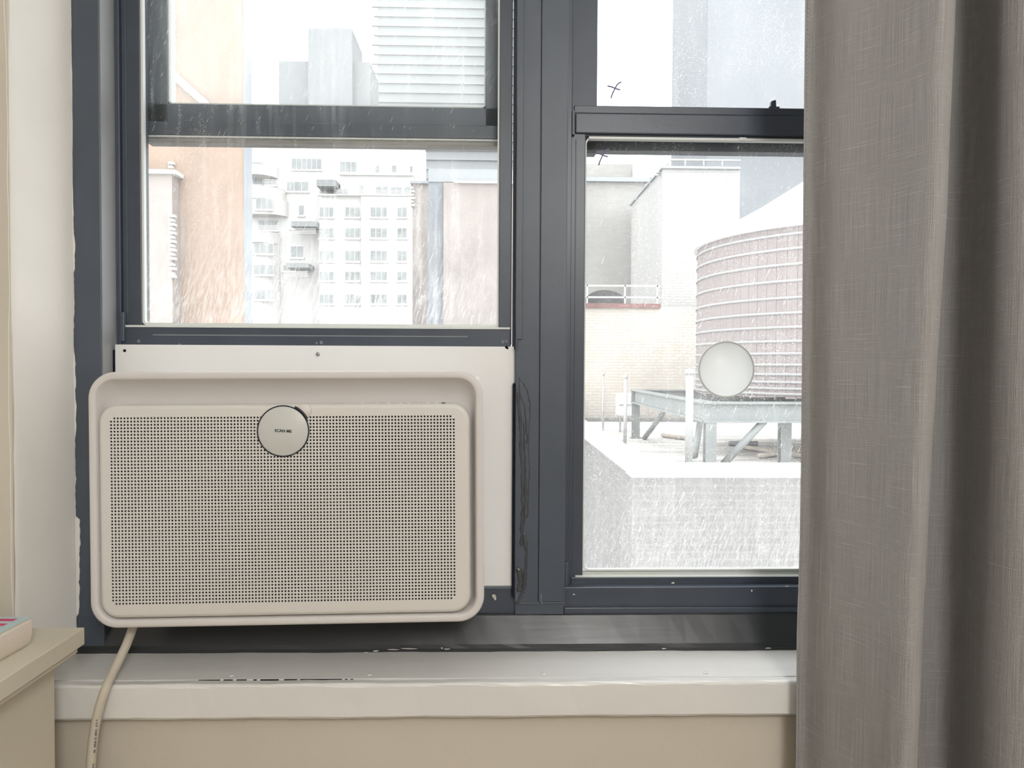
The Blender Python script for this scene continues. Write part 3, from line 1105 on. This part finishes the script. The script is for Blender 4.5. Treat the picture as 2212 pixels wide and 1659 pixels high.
# ------------------------------------------------------------------ filler panel behind the appliance
fx0, fx1 = X(250, 1.160, 900), X(1109.5, 1.160, 900)
fz0, fz1 = Z(1265, 1.160, 1080), Z(746.5, 1.160, 680)
cx0, cx1 = AC_C.x - HW + .01, AC_C.x + HW - .01
cz0, cz1 = AC_C.z - AC_H / 2 + .01, AC_C.z + AC_H / 2 - .008
fpn = empty('filler_panel', ((fx0 + fx1) / 2, 1.162, fz0))
tag(fpn, 'flat white filler sheet screwed into the opening behind the air conditioner', 'panel')
sh = boxes('sheet', [(fx0, fx1, 1.160, 1.166, cz1, fz1), (fx0, cx0, 1.160, 1.166, fz0, cz1), (cx1, fx1, 1.160, 1.166, fz0, cz1), (cx0, cx1, 1.160, 1.166, fz0, cz0)], M['sheet'])
keep(sh, fpn)
keep(box('edge_strip', fx1 + .0005, X(1113.5, 1.162), 1.161, 1.17, Z(830, 1.16), Z(755, 1.16), M['sheet'], None, .001), fpn)
keep(box('edge_strip', fx1 + .0002, X(1112, 1.162), 1.1615, 1.17, Z(1235, 1.16), Z(842, 1.16), M['gasket'], None, .0006), fpn)
keep(box('foam_gasket', fx0 - .008, fx0 - .0002, 1.160, 1.172, fz0, Z(760, 1.16), M['foam'], None, .002), fpn)
for px, py, r, scw in ((269, 757.5, 3.2, 0), (687, 765.5, 4.2, 1), (1094, 750, 3.0, 0), (1096, 752, 2.4, 0)):
    p = P(px, py, 1.1598)
    k = 1.16 / FOC
    prf = [(0, .0003), (r * k, .0003), (r * k * 1.05, 0)] if not scw else [(0, .0015), (r * k * .75, .0015), (r * k, .0008), (r * k, 0)]
    keep(lathe('screw_hole' if not scw else 'screw', prf, (p.x, 1.16, p.z), M['black'] if not scw else M['steel'], None, 18, 'Y'), fpn)
    if scw:
        keep(lathe('washer', [(r * k, .0006), (r * k * 1.7, .0006), (r * k * 1.8, 0)], (p.x - .0008, 1.16, p.z), M['sheet'], None, 20, 'Y'), fpn)

# ------------------------------------------------------------------ cabinet and book
CT = Z(1355, .985, 183)
cabx = X(183, .985, 1355)
caby = .985
bx_ = X(118, .970, 1500)
cb = empty('cabinet', (-0.85, .75, 0))
tag(cb, 'ivory painted cabinet with an overhanging top beside the window', 'cabinet')
keep(box('top', -1.16, cabx, .45, caby, CT - .0225, CT, M['cab'], None, .0012), cb)
keep(box('top_moulding', -1.14, cabx - .006, .46, caby - .006, CT - .031, CT - .0225, M['cab'], None, .001), cb)
keep(box('side', bx_ - .02, bx_, .47, .970, .06, CT - .031, M['cab'], None, .001), cb)
keep(box('side', -1.13, -1.11, .47, .970, .06, CT - .031, M['cab'], None, .001), cb)
keep(box('back', -1.11, bx_ - .02, .955, .970, .06, CT - .031, M['cab']), cb)
keep(box('door', -1.108, (-1.11 + bx_ - .02) / 2 - .001, .465, .483, .07, CT - .035, M['cab'], None, .001), cb)
keep(box('door', (-1.11 + bx_ - .02) / 2 + .001, bx_ - .022, .465, .483, .07, CT - .035, M['cab'], None, .001), cb)
keep(box('plinth', -1.12, bx_ - .01, .49, .965, 0, .06, M['cab']), cb)

# paperback lying on the cabinet
bc = P(70, 1333.5, 0.93)
by = (CAMZ - (CT + .0345)) / (CAMZ - bc.z) * 0.93
bcor = P(69, 1333.5, by)
bk = empty('paperback_book', (bcor.x, bcor.y, CT), (0, 0, math.radians(-2.0)))
tag(bk, 'thick paperback with a pale blue cover and magenta lettering on the cabinet', 'book')
BT = .0345
vs, fs = [], []
np_, L_ = 8, (-.21, 0.0)
for yy in (-.21, 0.0):
    for q in range(np_ + 1):
        z = .0006 + (BT - .0012) * q / np_
        bul = -.0035 * (abs(q / np_ - .62) / .62) ** 2 - (0.001 if q in (0, np_) else 0)
        vs.append((bul, yy, z))
    vs.append((-.135, yy, BT - .0006))
    vs.append((-.135, yy, .0006))
m_ = np_ + 3
for q in range(m_):
    fs.append((q, (q + 1) % m_, m_ + (q + 1) % m_, m_ + q))
fs += [tuple(range(m_)), tuple(range(m_, 2 * m_))[::-1]]
mesh('page_block', vs, fs, M['page'], bk)
box('front_cover', -.137, -.0012, -.211, .0006, BT - .0006, BT, M['cover'], bk)
box('back_cover', -.137, -.0080, -.211, .0006, 0, .0006, M['cover'], bk)
box('spine', -.1375, -.1368, -.211, .0006, 0, BT, M['cover'], bk)
tt = text_mesh('title_letters', 'FE', .056, M['pink'], bk, .00015, .0016, 'RIGHT')
tt.location = (-.0135, -.046, BT + .0001)

# ------------------------------------------------------------------ curtain
NS, NV = 260, 110
ZB_, ZT_ = 0.03, 2.42


def curtain_xy(z):
    py = 790 - (z - CAMZ) / .90 * 1600
    tip = np.interp(py, [-700, 0, 500, 800, 1200, 1659, 2600], [2052, 2046, 2033, 2020, 2006, 1994, 1975])
    hem = np.interp(py, [-700, 0, 300, 800, 1200, 1450, 1659, 2600], [1726, 1728, 1729, 1732, 1733, 1729, 1731, 1733])
    k = (tip - 2020)
    pts = [(hem, .998), (hem + 12, 1.008), (hem + 30, 1.000), (1800, .968), (1870 + k * .4, .932), (1930 + k * .7, .896), (1966 + k, .872), (1992 + k, .860), (tip - 10, .864),
           (tip, .877), (tip - 4, .897), (tip - 36, .940), (tip - 48, .985), (tip - 18, 1.010), (2052 + k * .3, 1.014), (2092 + k * .3, 1.000), (2118 + k * .3, .952), (2150, .908), (2210, .876),
           (2300, .864), (2350, .884), (2390, .950), (2440, 1.0), (2500, 1.0), (2560, .95), (2620, .88), (2700, .86)]
    return [Vector((X(a, Y), Y, 0)) for a, Y in pts]


vs, uv = [], []
for i in range(NV + 1):
    z = ZB_ + (ZT_ - ZB_) * i / NV
    cur = catmull(curtain_xy(z), 10)
    L_ = [0.0]
    for a, b in zip(cur[:-1], cur[1:]):
        L_.append(L_[-1] + (b - a).length)
    tot = L_[-1]
    xs = np.interp(np.linspace(0, tot, NS + 1), L_, [p.x for p in cur])
    ys = np.interp(np.linspace(0, tot, NS + 1), L_, [p.y for p in cur])
    for j in range(NS + 1):
        s_ = tot * j / NS
        env = math.exp(-((s_ - .165) / .05) ** 2)
        wr = 0.0016 * env * (math.sin(z * 31 + s_ * 38) + .7 * math.sin(z * 53 - s_ * 50 + 1) + .5 * math.sin(z * 17 + 2))
        wr += 0.0010 * math.sin(z * 6 + s_ * 25) * min(1, s_ / .03)
        vs.append((xs[j], ys[j] - wr, z))
        uv.append((s_, z))
fs = []
for i in range(NV):
    for j in range(NS):
        a = i * (NS + 1) + j
        fs.append((a, a + 1, a + NS + 2, a + NS + 1))
cu = empty('curtain', (X(1980, .95), .95, 0.03))
tag(cu, 'taupe grey linen curtain hanging in folds over the closed window', 'curtain')
fab = mesh('fabric', vs, fs, M['curtain'], None, True)
ul = fab.data.uv_layers.new(name='UVMap')
idx = np.zeros(len(fab.data.loops), dtype=np.int32)
fab.data.loops.foreach_get('vertex_index', idx)
ul.data.foreach_set('uv', np.array(uv, dtype=np.float32)[idx].ravel())
keep(fab, cu)
sd = fab.modifiers.new('thickness', 'SOLIDIFY')
sd.thickness = 0.0012
sd.offset = 1
# row of hem stitches along the leading edge
bm = bmesh.new()
for i in range(230):
    z = 0.62 + i * 0.0057
    c = curtain_xy(z)
    q = c[0].lerp(c[1], .42)
    add_box(bm, q.x - .0006, q.x + .0006, q.y - .0022, q.y + .0005, z - .0016, z + .0016)
hs = keep(finish('hem_stitching', bm, M['curtain']), cu)
hs['kind'] = 'stuff'
rod = empty('curtain_rod', (0.9, .95, 2.43))
tag(rod, 'thin metal curtain rod above the windows', 'curtain rod')
keep(tube('rod', [Vector((-.75, .955, 2.432)), Vector((1.6, .955, 2.432))], .011, M['metalrod'], None, 16), rod)
for x in (-.7, 1.55):
    keep(box('bracket', x - .008, x + .008, .955, YW + .001, 2.417, 2.425, M['metalrod']), rod)

# ------------------------------------------------------------------ fill lamp added behind the camera, out of view
m, t, N, L = nt('fill_lamp_glow')
N.remove(N['Principled BSDF'])
em = N.new('ShaderNodeEmission')
em.inputs[0].default_value = (1.0, .985, .96, 1)
em.inputs[1].default_value = FILL_L
L.new(em.outputs[0], N['Material Output'].inputs[0])
lx_, ly_, lz_ = FILL_LOC
lr = empty('fill_lamp', (lx_, ly_, 0))
tag(lr, 'added fill lamp, a glowing white globe on a pole facing the windows', 'lamp')
keep(lathe('base', [(0, .001), (.16, .001), (.16, .018), (.03, .03), (.012, .05)], (lx_, ly_, 0), M['metalrod'], None, 40), lr)
keep(lathe('pole', [(.012, .04), (.012, lz_ - .25)], (lx_, ly_, 0), M['metalrod'], None, 16), lr)
keep(lathe('holder', [(.012, lz_ - .285), (.06, lz_ - .265), (.08, lz_ - .240)], (lx_, ly_, 0), M['metalrod'], None, 24), lr)
keep(lathe('globe', [(.25 * math.sin(math.pi * k / 16), lz_ - .25 * math.cos(math.pi * k / 16)) for k in range(17)], (lx_, ly_, 0), m, None, 32), lr)

# ------------------------------------------------------------------ outdoors
GZ = -26.0
struct(boxes('ground', [(-300, 300, 3, 600, GZ - 1, GZ)], M['street']), 'street level far below the windows')


def bpart(name, px0, px1, pytop, Y, depth, mt, parent=None, z0=GZ, pyb=None):
    x0, x1 = X(px0, Y, 500), X(px1, Y, 500)
    zt = Z(pytop, Y, (px0 + px1) / 2)
    zb = z0 if pyb is None else Z(pyb, Y, (px0 + px1) / 2)
    return box(name, x0, x1, Y, Y + depth, zb, zt, mt, parent)


def at(px, Y):
    return (X(px, Y, 500), Y)


def bldg(name, px, Y, label):
    e = empty(name, (X(px, Y, 500), Y, GZ))
    tag(e, label, 'building')
    return e


# orange brick building on the left
ob = bldg('brick_building', 430, 35, 'orange brick building with white corner quoins filling one side of the raised window')
keep(prism('wall', [at(150, 35), at(528, 35), at(525, 47), at(150, 47)], GZ, 30, M['obrick']), ob)
keep(prism('corner_pier', [at(527, 34.9), at(545, 34.9), at(543, 46), at(525.5, 46)], GZ, 30, M['dgstone']), ob)
keep(bpart('wing', 200, 372, 372, 34.2, .75, M['pbrick']), ob)
keep(bpart('cornice', 200, 379, 365, 34.0, .95, M['whitestone'], None, 0, 374), ob)
q0 = None
ys = [349, 357.5] + [463 + 9.2 * i for i in range(11)] + [568, 577, 588, 594]
ys += [32 + 13 * i for i in range(6)]
for i, py in enumerate(ys):
    wq = 9 if i % 2 else 12
    yy = 34.0 if py > 380 else 34.8
    keep(bpart('quoin', 364, 364 + wq, py, yy, .3, M['whitestone'], None, 0, py + 5.6), ob)
a, b = P(372, 160, 34.85), P(446, 226, 34.85)
keep(tube('sloped_flashing', [a, b], .18, M['whitestone'], None, 6), ob)

# pale apartment block with bays, terraces and windows
AY = 100.0
ap = bldg('apartment_building', 715, AY, 'pale modernist apartment block with rounded balconies and many windows')
keep(bpart('wall', 500, 900, 262, AY, 14, M['stone']), ap)
keep(bpart('bay', 690, 893, 421, AY - 2, 3, M['stone']), ap)
keep(bpart('bay', 780, 893, 424, AY - 2.5, 2, M['stone']), ap)
keep(bpart('roof_bay', 735, 893, 377, AY - 1.2, 2, M['stone'], None, 0, 421), ap)
keep(bpart('terrace_ledge', 690, 893, 420, AY - 2.6, 3, M['whitestone'], None, 0, 423), ap)
keep(bpart('terrace_ledge', 733, 893, 375.5, AY - 1.6, 2, M['whitestone'], None, 0, 378), ap)


def curved_bay(px1, pyt, pyb, name, out=2.4, zb=None):
    x0, x1 = X(540, AY, 500), X(px1, AY, 500)
    pts = [(x0, AY + .5), (x0, AY - out)]
    for k in range(9):
        a = math.pi / 2 * k / 8
        pts.append((x1 - 2.6 + 2.6 * math.sin(a), AY - out + out * (1 - math.cos(a))))
    pts.append((x1, AY + .5))
    zb_ = Z(pyb, AY - out, 580) if pyb else GZ
    keep(prism(name, pts, zb_, Z(pyt, AY - out, 580), M['stone']), ap)


curved_bay(618, 402, 428, 'balcony')
curved_bay(623, 428, 462, 'balcony', 2.2)
curved_bay(606, 499, 523, 'balcony')
curved_bay(606, 523, None, 'bay', 2.0)
curved_bay(602, 351, 376, 'balcony', 2.6)

wins = [(630, 695, 342, 367, 6, 0), (734, 771, 349, 373, 3, 0), (810, 820, 357, 374, 1, 0), (846, 857, 357, 374, 1, 0), (885, 892, 358, 374, 1, 0),
        (546, 567, 376, 400, 2, 0), (571, 597, 379, 401, 3, 0), (620, 667, 392, 414, 3, 0), (690, 722, 401, 420, 2, 0), (730, 752, 408, 421, 2, 1.2), (775, 786, 400, 420, 1, 1.2),
        (812, 838, 402, 421, 2, 1.2), (844, 868, 403, 421, 2, 1.2), (873, 887, 403, 421, 1, 1.2),
        (553, 589, 429, 453, 3, 2.2), (645, 657, 443, 466, 1, 0), (558, 601, 475, 498, 3, 0), (628, 655, 531, 557, 2, 0),
        (628, 684, 483, 494, 3, 0), (612, 665, 572, 586, 2, 0),
        (548, 591, 525, 549, 3, 2.0), (548, 591, 571, 594, 3, 2.0), (550, 592, 625, 648, 3, 2.0)]
for y0, y1 in ((447, 470), (492, 515), (541, 565), (586, 607), (635, 657)):
    wins += [(690, 721, y0, y1, 3, 2), (745, 777, y0, y1, 3, 2), (800, 836, y0, y1, 3, 2.5), (858, 879, y0, y1, 2, 2.5)]
for (a, b, c, d, npn, off) in wins:
    Yw = AY - off
    cx = (a + b) / 2
    x0, x1, z0, z1 = X(a, Yw, (c + d) / 2), X(b, Yw, (c + d) / 2), Z(d, Yw, cx), Z(c, Yw, cx)
    fr = keep(box('window', x0, x1, Yw - .06, Yw + .05, z0, z1, M['wframe']), ap)
    wd = (x1 - x0) / npn
    bmx = 0.055
    for q in range(npn):
        ww = box('pane', x0 + q * wd + bmx, x0 + (q + 1) * wd - bmx, Yw - .12, Yw - .04, z0 + .12, z1 - .08, M['pane'], None)
        ww.parent = fr
        ww.matrix_parent_inverse = fr.matrix_parent_inverse.copy()
        fr_w = None
    keep(box('sill', x0 - .15, x1 + .15, Yw - .25, Yw, z0 - .18, z0, M['whitestone']), ap)


def fixp(ap_):
    # panes are sub-parts of windows whose own parent sits at the building base
    for f in ap_.children:
        for c in f.children:
            c.matrix_parent_inverse = Matrix.Identity(4)


fixp(ap)
for a, b, c, d in ((684, 725, 388, 402), (628, 685, 478, 489), (618, 666, 568, 578)):
    keep(bpart('awning', a, b, c, AY - 3.2, 3, M['awning'], None, 0, d), ap)
for a, b, c in ((545, 588, 340), (572, 615, 388), (558, 602, 487), (630, 682, 493), (612, 664, 586), (726, 890, 411)):
    for q in range(4):
        keep(bpart('railing', a, b, c + q * 3.3, AY - 2.75, .12, M['wframe'], None, 0, c + q * 3.3 + 1.1), ap)

# pink brick wing with a grey pier right of the apartment block
pb = bldg('pink_brick_building', 1000, 45, 'low pinkish brick building with a shade-coloured grey pier and white coping')
keep(bpart('wall', 958, 1075, 395, 45, 10, M['pbrick']), pb)
keep(bpart('wall', 1060, 1180, 395, 45.2, 10, M['pbrick']), pb)
keep(bpart('pier', 925, 962, 366, 45.4, 9, M['dgstone']), pb)  # strip in shade, the shade put into its dark grey
keep(bpart('parapet', 925, 1180, 366, 45.3, 9, M['gstone'], None, 0, 394), pb)
keep(bpart('coping', 980, 1180, 391, 44.8, .5, M['whitestone'], None, 0, 396), pb)
pb2 = bldg('quoined_building', 908, 60, 'narrow pink brick building edged with quoins behind the grey pier')
keep(bpart('wall', 891, 935, 394, 60, 10, M['pbrick']), pb2)
keep(bpart('cornice', 886, 935, 391, 59.7, 3, M['gstone'], None, 0, 396), pb2)
for i in range(6):
    keep(bpart('quoin', 887, 896 if i % 2 else 893, 403 + i * 7.5, 59.8, .5, M['whitestone'], None, 0, 407.5 + i * 7.5), pb2)

# distant towers in the upper pane
gt_ = bldg('stepped_tower', 690, 170, 'distant grey stepped tower behind the apartment block')
keep(bpart('lower_block', 603, 800, 133, 172, 12, M['towerg']), gt_)
keep(bpart('upper_block', 666, 761, 62, 170, 13, M['towerg']), gt_)
keep(bpart('crown', 720, 748, 60, 171, 6, M['towerg'], None, 0, 75), gt_)
tb = bldg('slab_tower', 930, 230, 'tall pale residential slab with rows of balcony bands')
keep(bpart('wall', 815, 1240, -900, 232, 16, M['slabg']), tb)
for i in range(46):
    py = -520 + i * 20.5
    keep(bpart('balcony_band', 803 + (4 if i % 2 else 0), 1240, py, 231.4, 1, M['slabband'], None, 0, py + 5), tb)
    for q in range(9):
        pass
# tall tower behind the water tank
st_ = bldg('glass_tower', 1640, 150, 'tall blue grey tower rising behind the water tank')
keep(bpart('wall', 1524, 2000, -1500, 150, 30, M['skyscr']), st_)

# masonry blocks seen through the closed window
bb = bldg('beige_block', 1340, 27.6, 'beige grey brick block with a stepped roofline beside the white stair tower')
keep(bpart('wall', 1130, 1432, 388, 27.6, 4, M['bbrick']), bb)
keep(bpart('penthouse', 1130, 1366, 353, 28, 3, M['bbrick']), bb)
keep(bpart('coping', 1130, 1425, 382, 27.4, .4, M['gstone'], None, 0, 391), bb)
keep(bpart('chimney', 1366, 1381, 358, 27.9, 1, M['coping'], None, 0, 383), bb)
keep(bpart('shade_strip', 1404, 1414, 384, 27.4, .18, M['gstone'], None, 0, 662), bb)  # grey strip painted in for the shade of a wall recess
wt = bldg('white_stair_tower', 1512, 22, 'white brick stair tower standing behind the water tank')
keep(bpart('wall', 1431, 1597, 362, 22, 5, M['wbrick']), wt)
keep(bpart('coping', 1428, 1598, 359, 21.9, 5.2, M['gstone'], None, 0, 364), wt)
rl = [P(1440, 360, 22.2), P(1448, 345, 22.2), P(1600, 347, 22.2)]
keep(tube('guard_rail', rl, .03, M['ptube'], None, 6), wt)
for px in (1480, 1520, 1560):
    keep(tube('rail_post', [P(px, 346, 22.2), P(px, 362, 22.2)], .025, M['ptube'], None, 6), wt)
for i in range(4):
    keep(tube('ladder_rung', [P(1414 + i * 5, 378 - i * 6, 22.3), P(1430 + i * 4, 378 - i * 6, 22.3)], .03, M['ptube'], None, 6), wt)
cw = bldg('cream_brick_building', 1380, 20.5, 'cream brick wall with an oxide red coping at the back of the roof')
keep(bpart('wall', 1120, 1700, 664, 20.5, 1.2, M['cbrick']), cw)
keep(bpart('coping', 1120, 1429, 655, 20.4, 1.4, M['redcop'], None, 0, 664.5), cw)
for py in (615, 640):
    keep(bpart('terrace_rail', 1120, 1428, py, 20.6, .06, M['coping'], None, 0, py + 3.5), cw)
for px in (1268, 1350, 1420):
    keep(bpart('rail_post', px, px + 3, 615, 20.6, .06, M['coping'], None, 0, 657), cw)
# dark arched roof vent behind the rail
c0 = P(1308, 657, 21.3)
pts = [(-.75, 0), (.62, 0)] + [(.62 * math.cos(math.pi * k / 10) - .03, .40 * math.sin(math.pi * k / 10)) for k in range(11)]
vs = [(c0.x + a, 21.2, c0.z + b) for a, b in pts] + [(c0.x + a, 21.5, c0.z + b) for a, b in pts]
n = len(pts)
bm = bmesh.new()
bv = [bm.verts.new(v) for v in vs]
for k in range(n):
    bm.faces.new((bv[k], bv[(k + 1) % n], bv[n + (k + 1) % n], bv[n + k]))
bm.faces.new(bv[:n])
bm.faces.new(bv[n:][::-1])
bmesh.ops.remove_doubles(bm, verts=bm.verts, dist=1e-5)
vo = finish('roof_vent', bm, mat('dark_vent_metal', (0.07, 0.072, 0.07), 0.7, 0.3))
keep(vo, cw)

# neighbouring roof terrace with parapet
RY = 7.4
RXL = X(1366, RY, 1000)
RZ = CAMZ - 1.52
CZ0, CZ1 = Z(1024, RY, 1540), Z(1008, RY, 1540)
nb = empty('roof_terrace_building', (RXL + 4, RY, GZ))
tag(nb, 'grey brick building with a white coped parapet below the closed window', 'building')
keep(box('front_wall', RXL, 14, RY, RY + .28, GZ, CZ0, M['gbrick']), nb)
keep(box('side_wall', RXL, RXL + .28, RY + .28, 20.4, GZ, CZ0, M['gbrick']), nb)
keep(box('coping', RXL - .04, 14, RY - .05, RY + .33, CZ0, CZ1, M['coping'], None, .008), nb)
keep(box('coping_lip', RXL - .01, 14, RY - .02, RY + .30, CZ0 - .035, CZ0, M['coping'], None, .004), nb)
keep(box('coping', RXL - .04, RXL + .33, RY + .33, 20.4, CZ0, CZ1, M['coping'], None, .008), nb)
keep(box('roof_deck', RXL + .28, 14, RY + .28, 20.4, RZ - .3, RZ, M['roof']), nb)
keep(box('back_wall', RXL, 14, 20.2, 20.45, GZ, RZ + .1, M['gbrick']), nb)

# steel dunnage frame carrying the tank
TY, TR = 13.0, 2.58
TX = X(1832, TY, 700)
PZ = CAMZ - .485
LX, FY = X(1531, 10.25, 870), 10.25
BX, BY = TX + (TX - LX), 15.6
fr_ = empty('steel_platform', (TX, TY, RZ))
tag(fr_, 'grey green steel beam platform carrying the water tank', 'platform')


def ibeam(x0, x1, y0, y1, z1, h=.29, fl=.16, along='X'):
    if along == 'X':
        L3 = [(x0, x1, y0 - fl / 2, y0 + fl / 2, z1 - .03, z1), (x0, x1, y0 - fl / 2, y0 + fl / 2, z1 - h, z1 - h + .03), (x0, x1, y0 - .012, y0 + .012, z1 - h, z1)]
    else:
        L3 = [(x0 - fl / 2, x0 + fl / 2, y0, y1, z1 - .03, z1), (x0 - fl / 2, x0 + fl / 2, y0, y1, z1 - h, z1 - h + .03), (x0 - .012, x0 + .012, y0, y1, z1 - h, z1)]
    return keep(boxes('beam', L3, M['isteel']), fr_)


ibeam(LX - .08, BX, FY, FY, PZ)
ibeam(LX - .08, BX, BY, BY, PZ)
ibeam(LX, LX, FY + .09, BY - .09, PZ, along='Y')
ibeam(BX, BX, FY + .09, BY - .09, PZ, along='Y')
ibeam(TX, TX, FY + .09, BY - .09, PZ, along='Y')
legs = [(LX + .02, FY), (LX + .02, BY), (BX, FY), (BX, BY), (X(1719, FY, 950), FY + .4)]
for lx, ly in legs:
    keep(boxes('leg', [(lx - .075, lx + .075, ly - .075, ly - .055, RZ, PZ - .29), (lx - .075, lx + .075, ly + .055, ly + .075, RZ, PZ - .29), (lx - .012, lx + .012, ly - .06, ly + .06, RZ, PZ - .29),
                       (lx - .11, lx + .11, ly - .11, ly + .11, RZ, RZ + .025)], M['isteel']), fr_)
for p, q in ((P(1562, 1003, FY), P(1652, 908, FY)), (P(1392, 950, 15.4), P(1432, 893, 14.0)), (P(1500, 985, FY + .2), P(1512, 915, FY + .9))):
    p = Vector((p.x, p.y, max(p.z, RZ + .02)))
    keep(tube('brace', [p, q], .055, M['isteel'], None, 6), fr_)

# water tank: staves, hoops, roof
tk = empty('water_tank', (TX, TY, PZ))
tag(tk, 'round wooden rooftop water tank with pale hoops and a white conical roof', 'water tank')
TZ1 = Z(514, 12.5, 1506)
NSV = 100
aw = 2 * math.pi / NSV
bm = bmesh.new()
sw = TR * aw * .4965
add_box(bm, -sw, sw, -.03, .03, 0, TZ1 - PZ, .005, 1)
sv0 = finish('stave', bm, M['stave'])
for i in range(NSV):
    o = sv0 if i == 0 else link(sv0.copy())
    a = aw * i
    o.parent = tk
    o.location = (TR * math.sin(a), -TR * math.cos(a), random.uniform(-.0, .03))
    o.rotation_euler = (0, 0, a)
keep(lathe('tank_lining', [(0, .05), (TR - .04, .05), (TR - .04, TZ1 - PZ - .02), (0, TZ1 - PZ - .02)], (TX, TY, PZ), M['stave'], None, 48), tk)
for py in (486, 520, 556, 594, 633, 668, 701, 733.5, 762, 788, 810.5, 828.5, 843.5, 856):
    z = Z(py, TY - TR, 1725) - PZ
    if z < 0.02:
        continue
    keep(lathe('hoop', [(TR + .033, z - .020), (TR + .047, z - .020), (TR + .047, z + .020), (TR + .033, z + .020)], (TX, TY, PZ), M['hoop'], None, 72), tk)
APZ = Z(338, TY, 1832)
keep(lathe('conical_roof', [(TR - .05, TZ1 - .06), (TR + .10, TZ1 - .05), (TR + .12, TZ1 - .01), (TR + .06, TZ1 + .04), (TR * .6, TZ1 + (APZ - TZ1) * .42), (.12, APZ), (0, APZ)], (TX, TY, 0), M['cone'], None, 72), tk)

# things standing on the terrace
for px, y0, y1, r, Yp, lb in ((1303.5, 808, 930, .020, 15.0, 'thin pale vent pipe standing near the side parapet'),
                              (1351.5, 813, 985, .030, 12.5, 'pale vent pipe standing in front of the white roof box'),
                              (1490, 803, 990, .050, 9.6, 'thick pale riser pipe with a bent foot beside the tank platform')):
    a, b = P(px, y0, Yp), P(px, y1, Yp)
    e = empty('vent_pipe', (a.x, Yp, RZ))
    tag(e, lb, 'pipe')
    keep(tube('pipe', [Vector((a.x, Yp, RZ + .02)), a], r, M['ptube'], None, 12), e)
    keep(lathe('cap', [(r, -.03), (r * 1.35, -.03), (r * 1.35, .03), (0, .04)], a, M['ptube'], None, 12), e)
    keep(lathe('base_flange', [(0, 0), (r * 3, 0), (r * 3, .02), (r, .03)], (a.x, Yp, RZ), M['ptube'], None, 16), e)
    if r > .04:
        keep(tube('elbow', catmull([Vector((a.x, Yp, RZ + .30)), Vector((a.x + .02, Yp - .05, RZ + .14)), Vector((a.x + .14, Yp - .08, RZ + .06)), Vector((a.x + .35, Yp - .08, RZ + .06))], 6), r, M['dgstone'], None, 10), e)
a0, a1 = P(1338, 851, 17.0), P(1371, 898, 17.0)
rb = empty('roof_box', ((a0.x + a1.x) / 2, 17.0, RZ))
tag(rb, 'white painted sheet metal box on legs at the back of the roof', 'roof unit')
keep(box('case', a0.x, a1.x, 17.0, 17.5, a1.z, a0.z, M['coping'], None, .01), rb)
keep(box('seam', a0.x - .005, a1.x + .005, 16.99, 17.0, (a0.z + a1.z) / 2 - .012, (a0.z + a1.z) / 2 + .012, M['gstone']), rb)
for q in (a0.x + .03, a1.x - .03):
    keep(box('leg', q - .02, q + .02, 17.02, 17.06, RZ, a1.z, M['gstone']), rb)
# loose timbers lying on the roof
TL = [((1430, 940), (1510, 950), 'bleached timber plank lying flat behind the riser pipe'), ((1600, 965), (1735, 985), 'long bleached timber lying slantwise under the platform'),
      ((1575, 958), (1636, 958), 'short dark bar lying beside the diagonal brace'), ((1640, 985), (1735, 972), 'bleached timber leaning across the roof near the parapet')]
for (p0, p1, lb) in TL:
    ws = []
    for (px, py) in (p0, p1):
        v = ray(px, py)
        tt_ = (RZ + .05 - CAMZ) / v.z
        ws.append(Vector((0, 0, CAMZ)) + v * tt_)
    o = tube('roof_timber', ws, .05, M['timber'] if 'bleached' in lb else M['dgstone'], None, 4)
    tag(o, lb, 'timber')
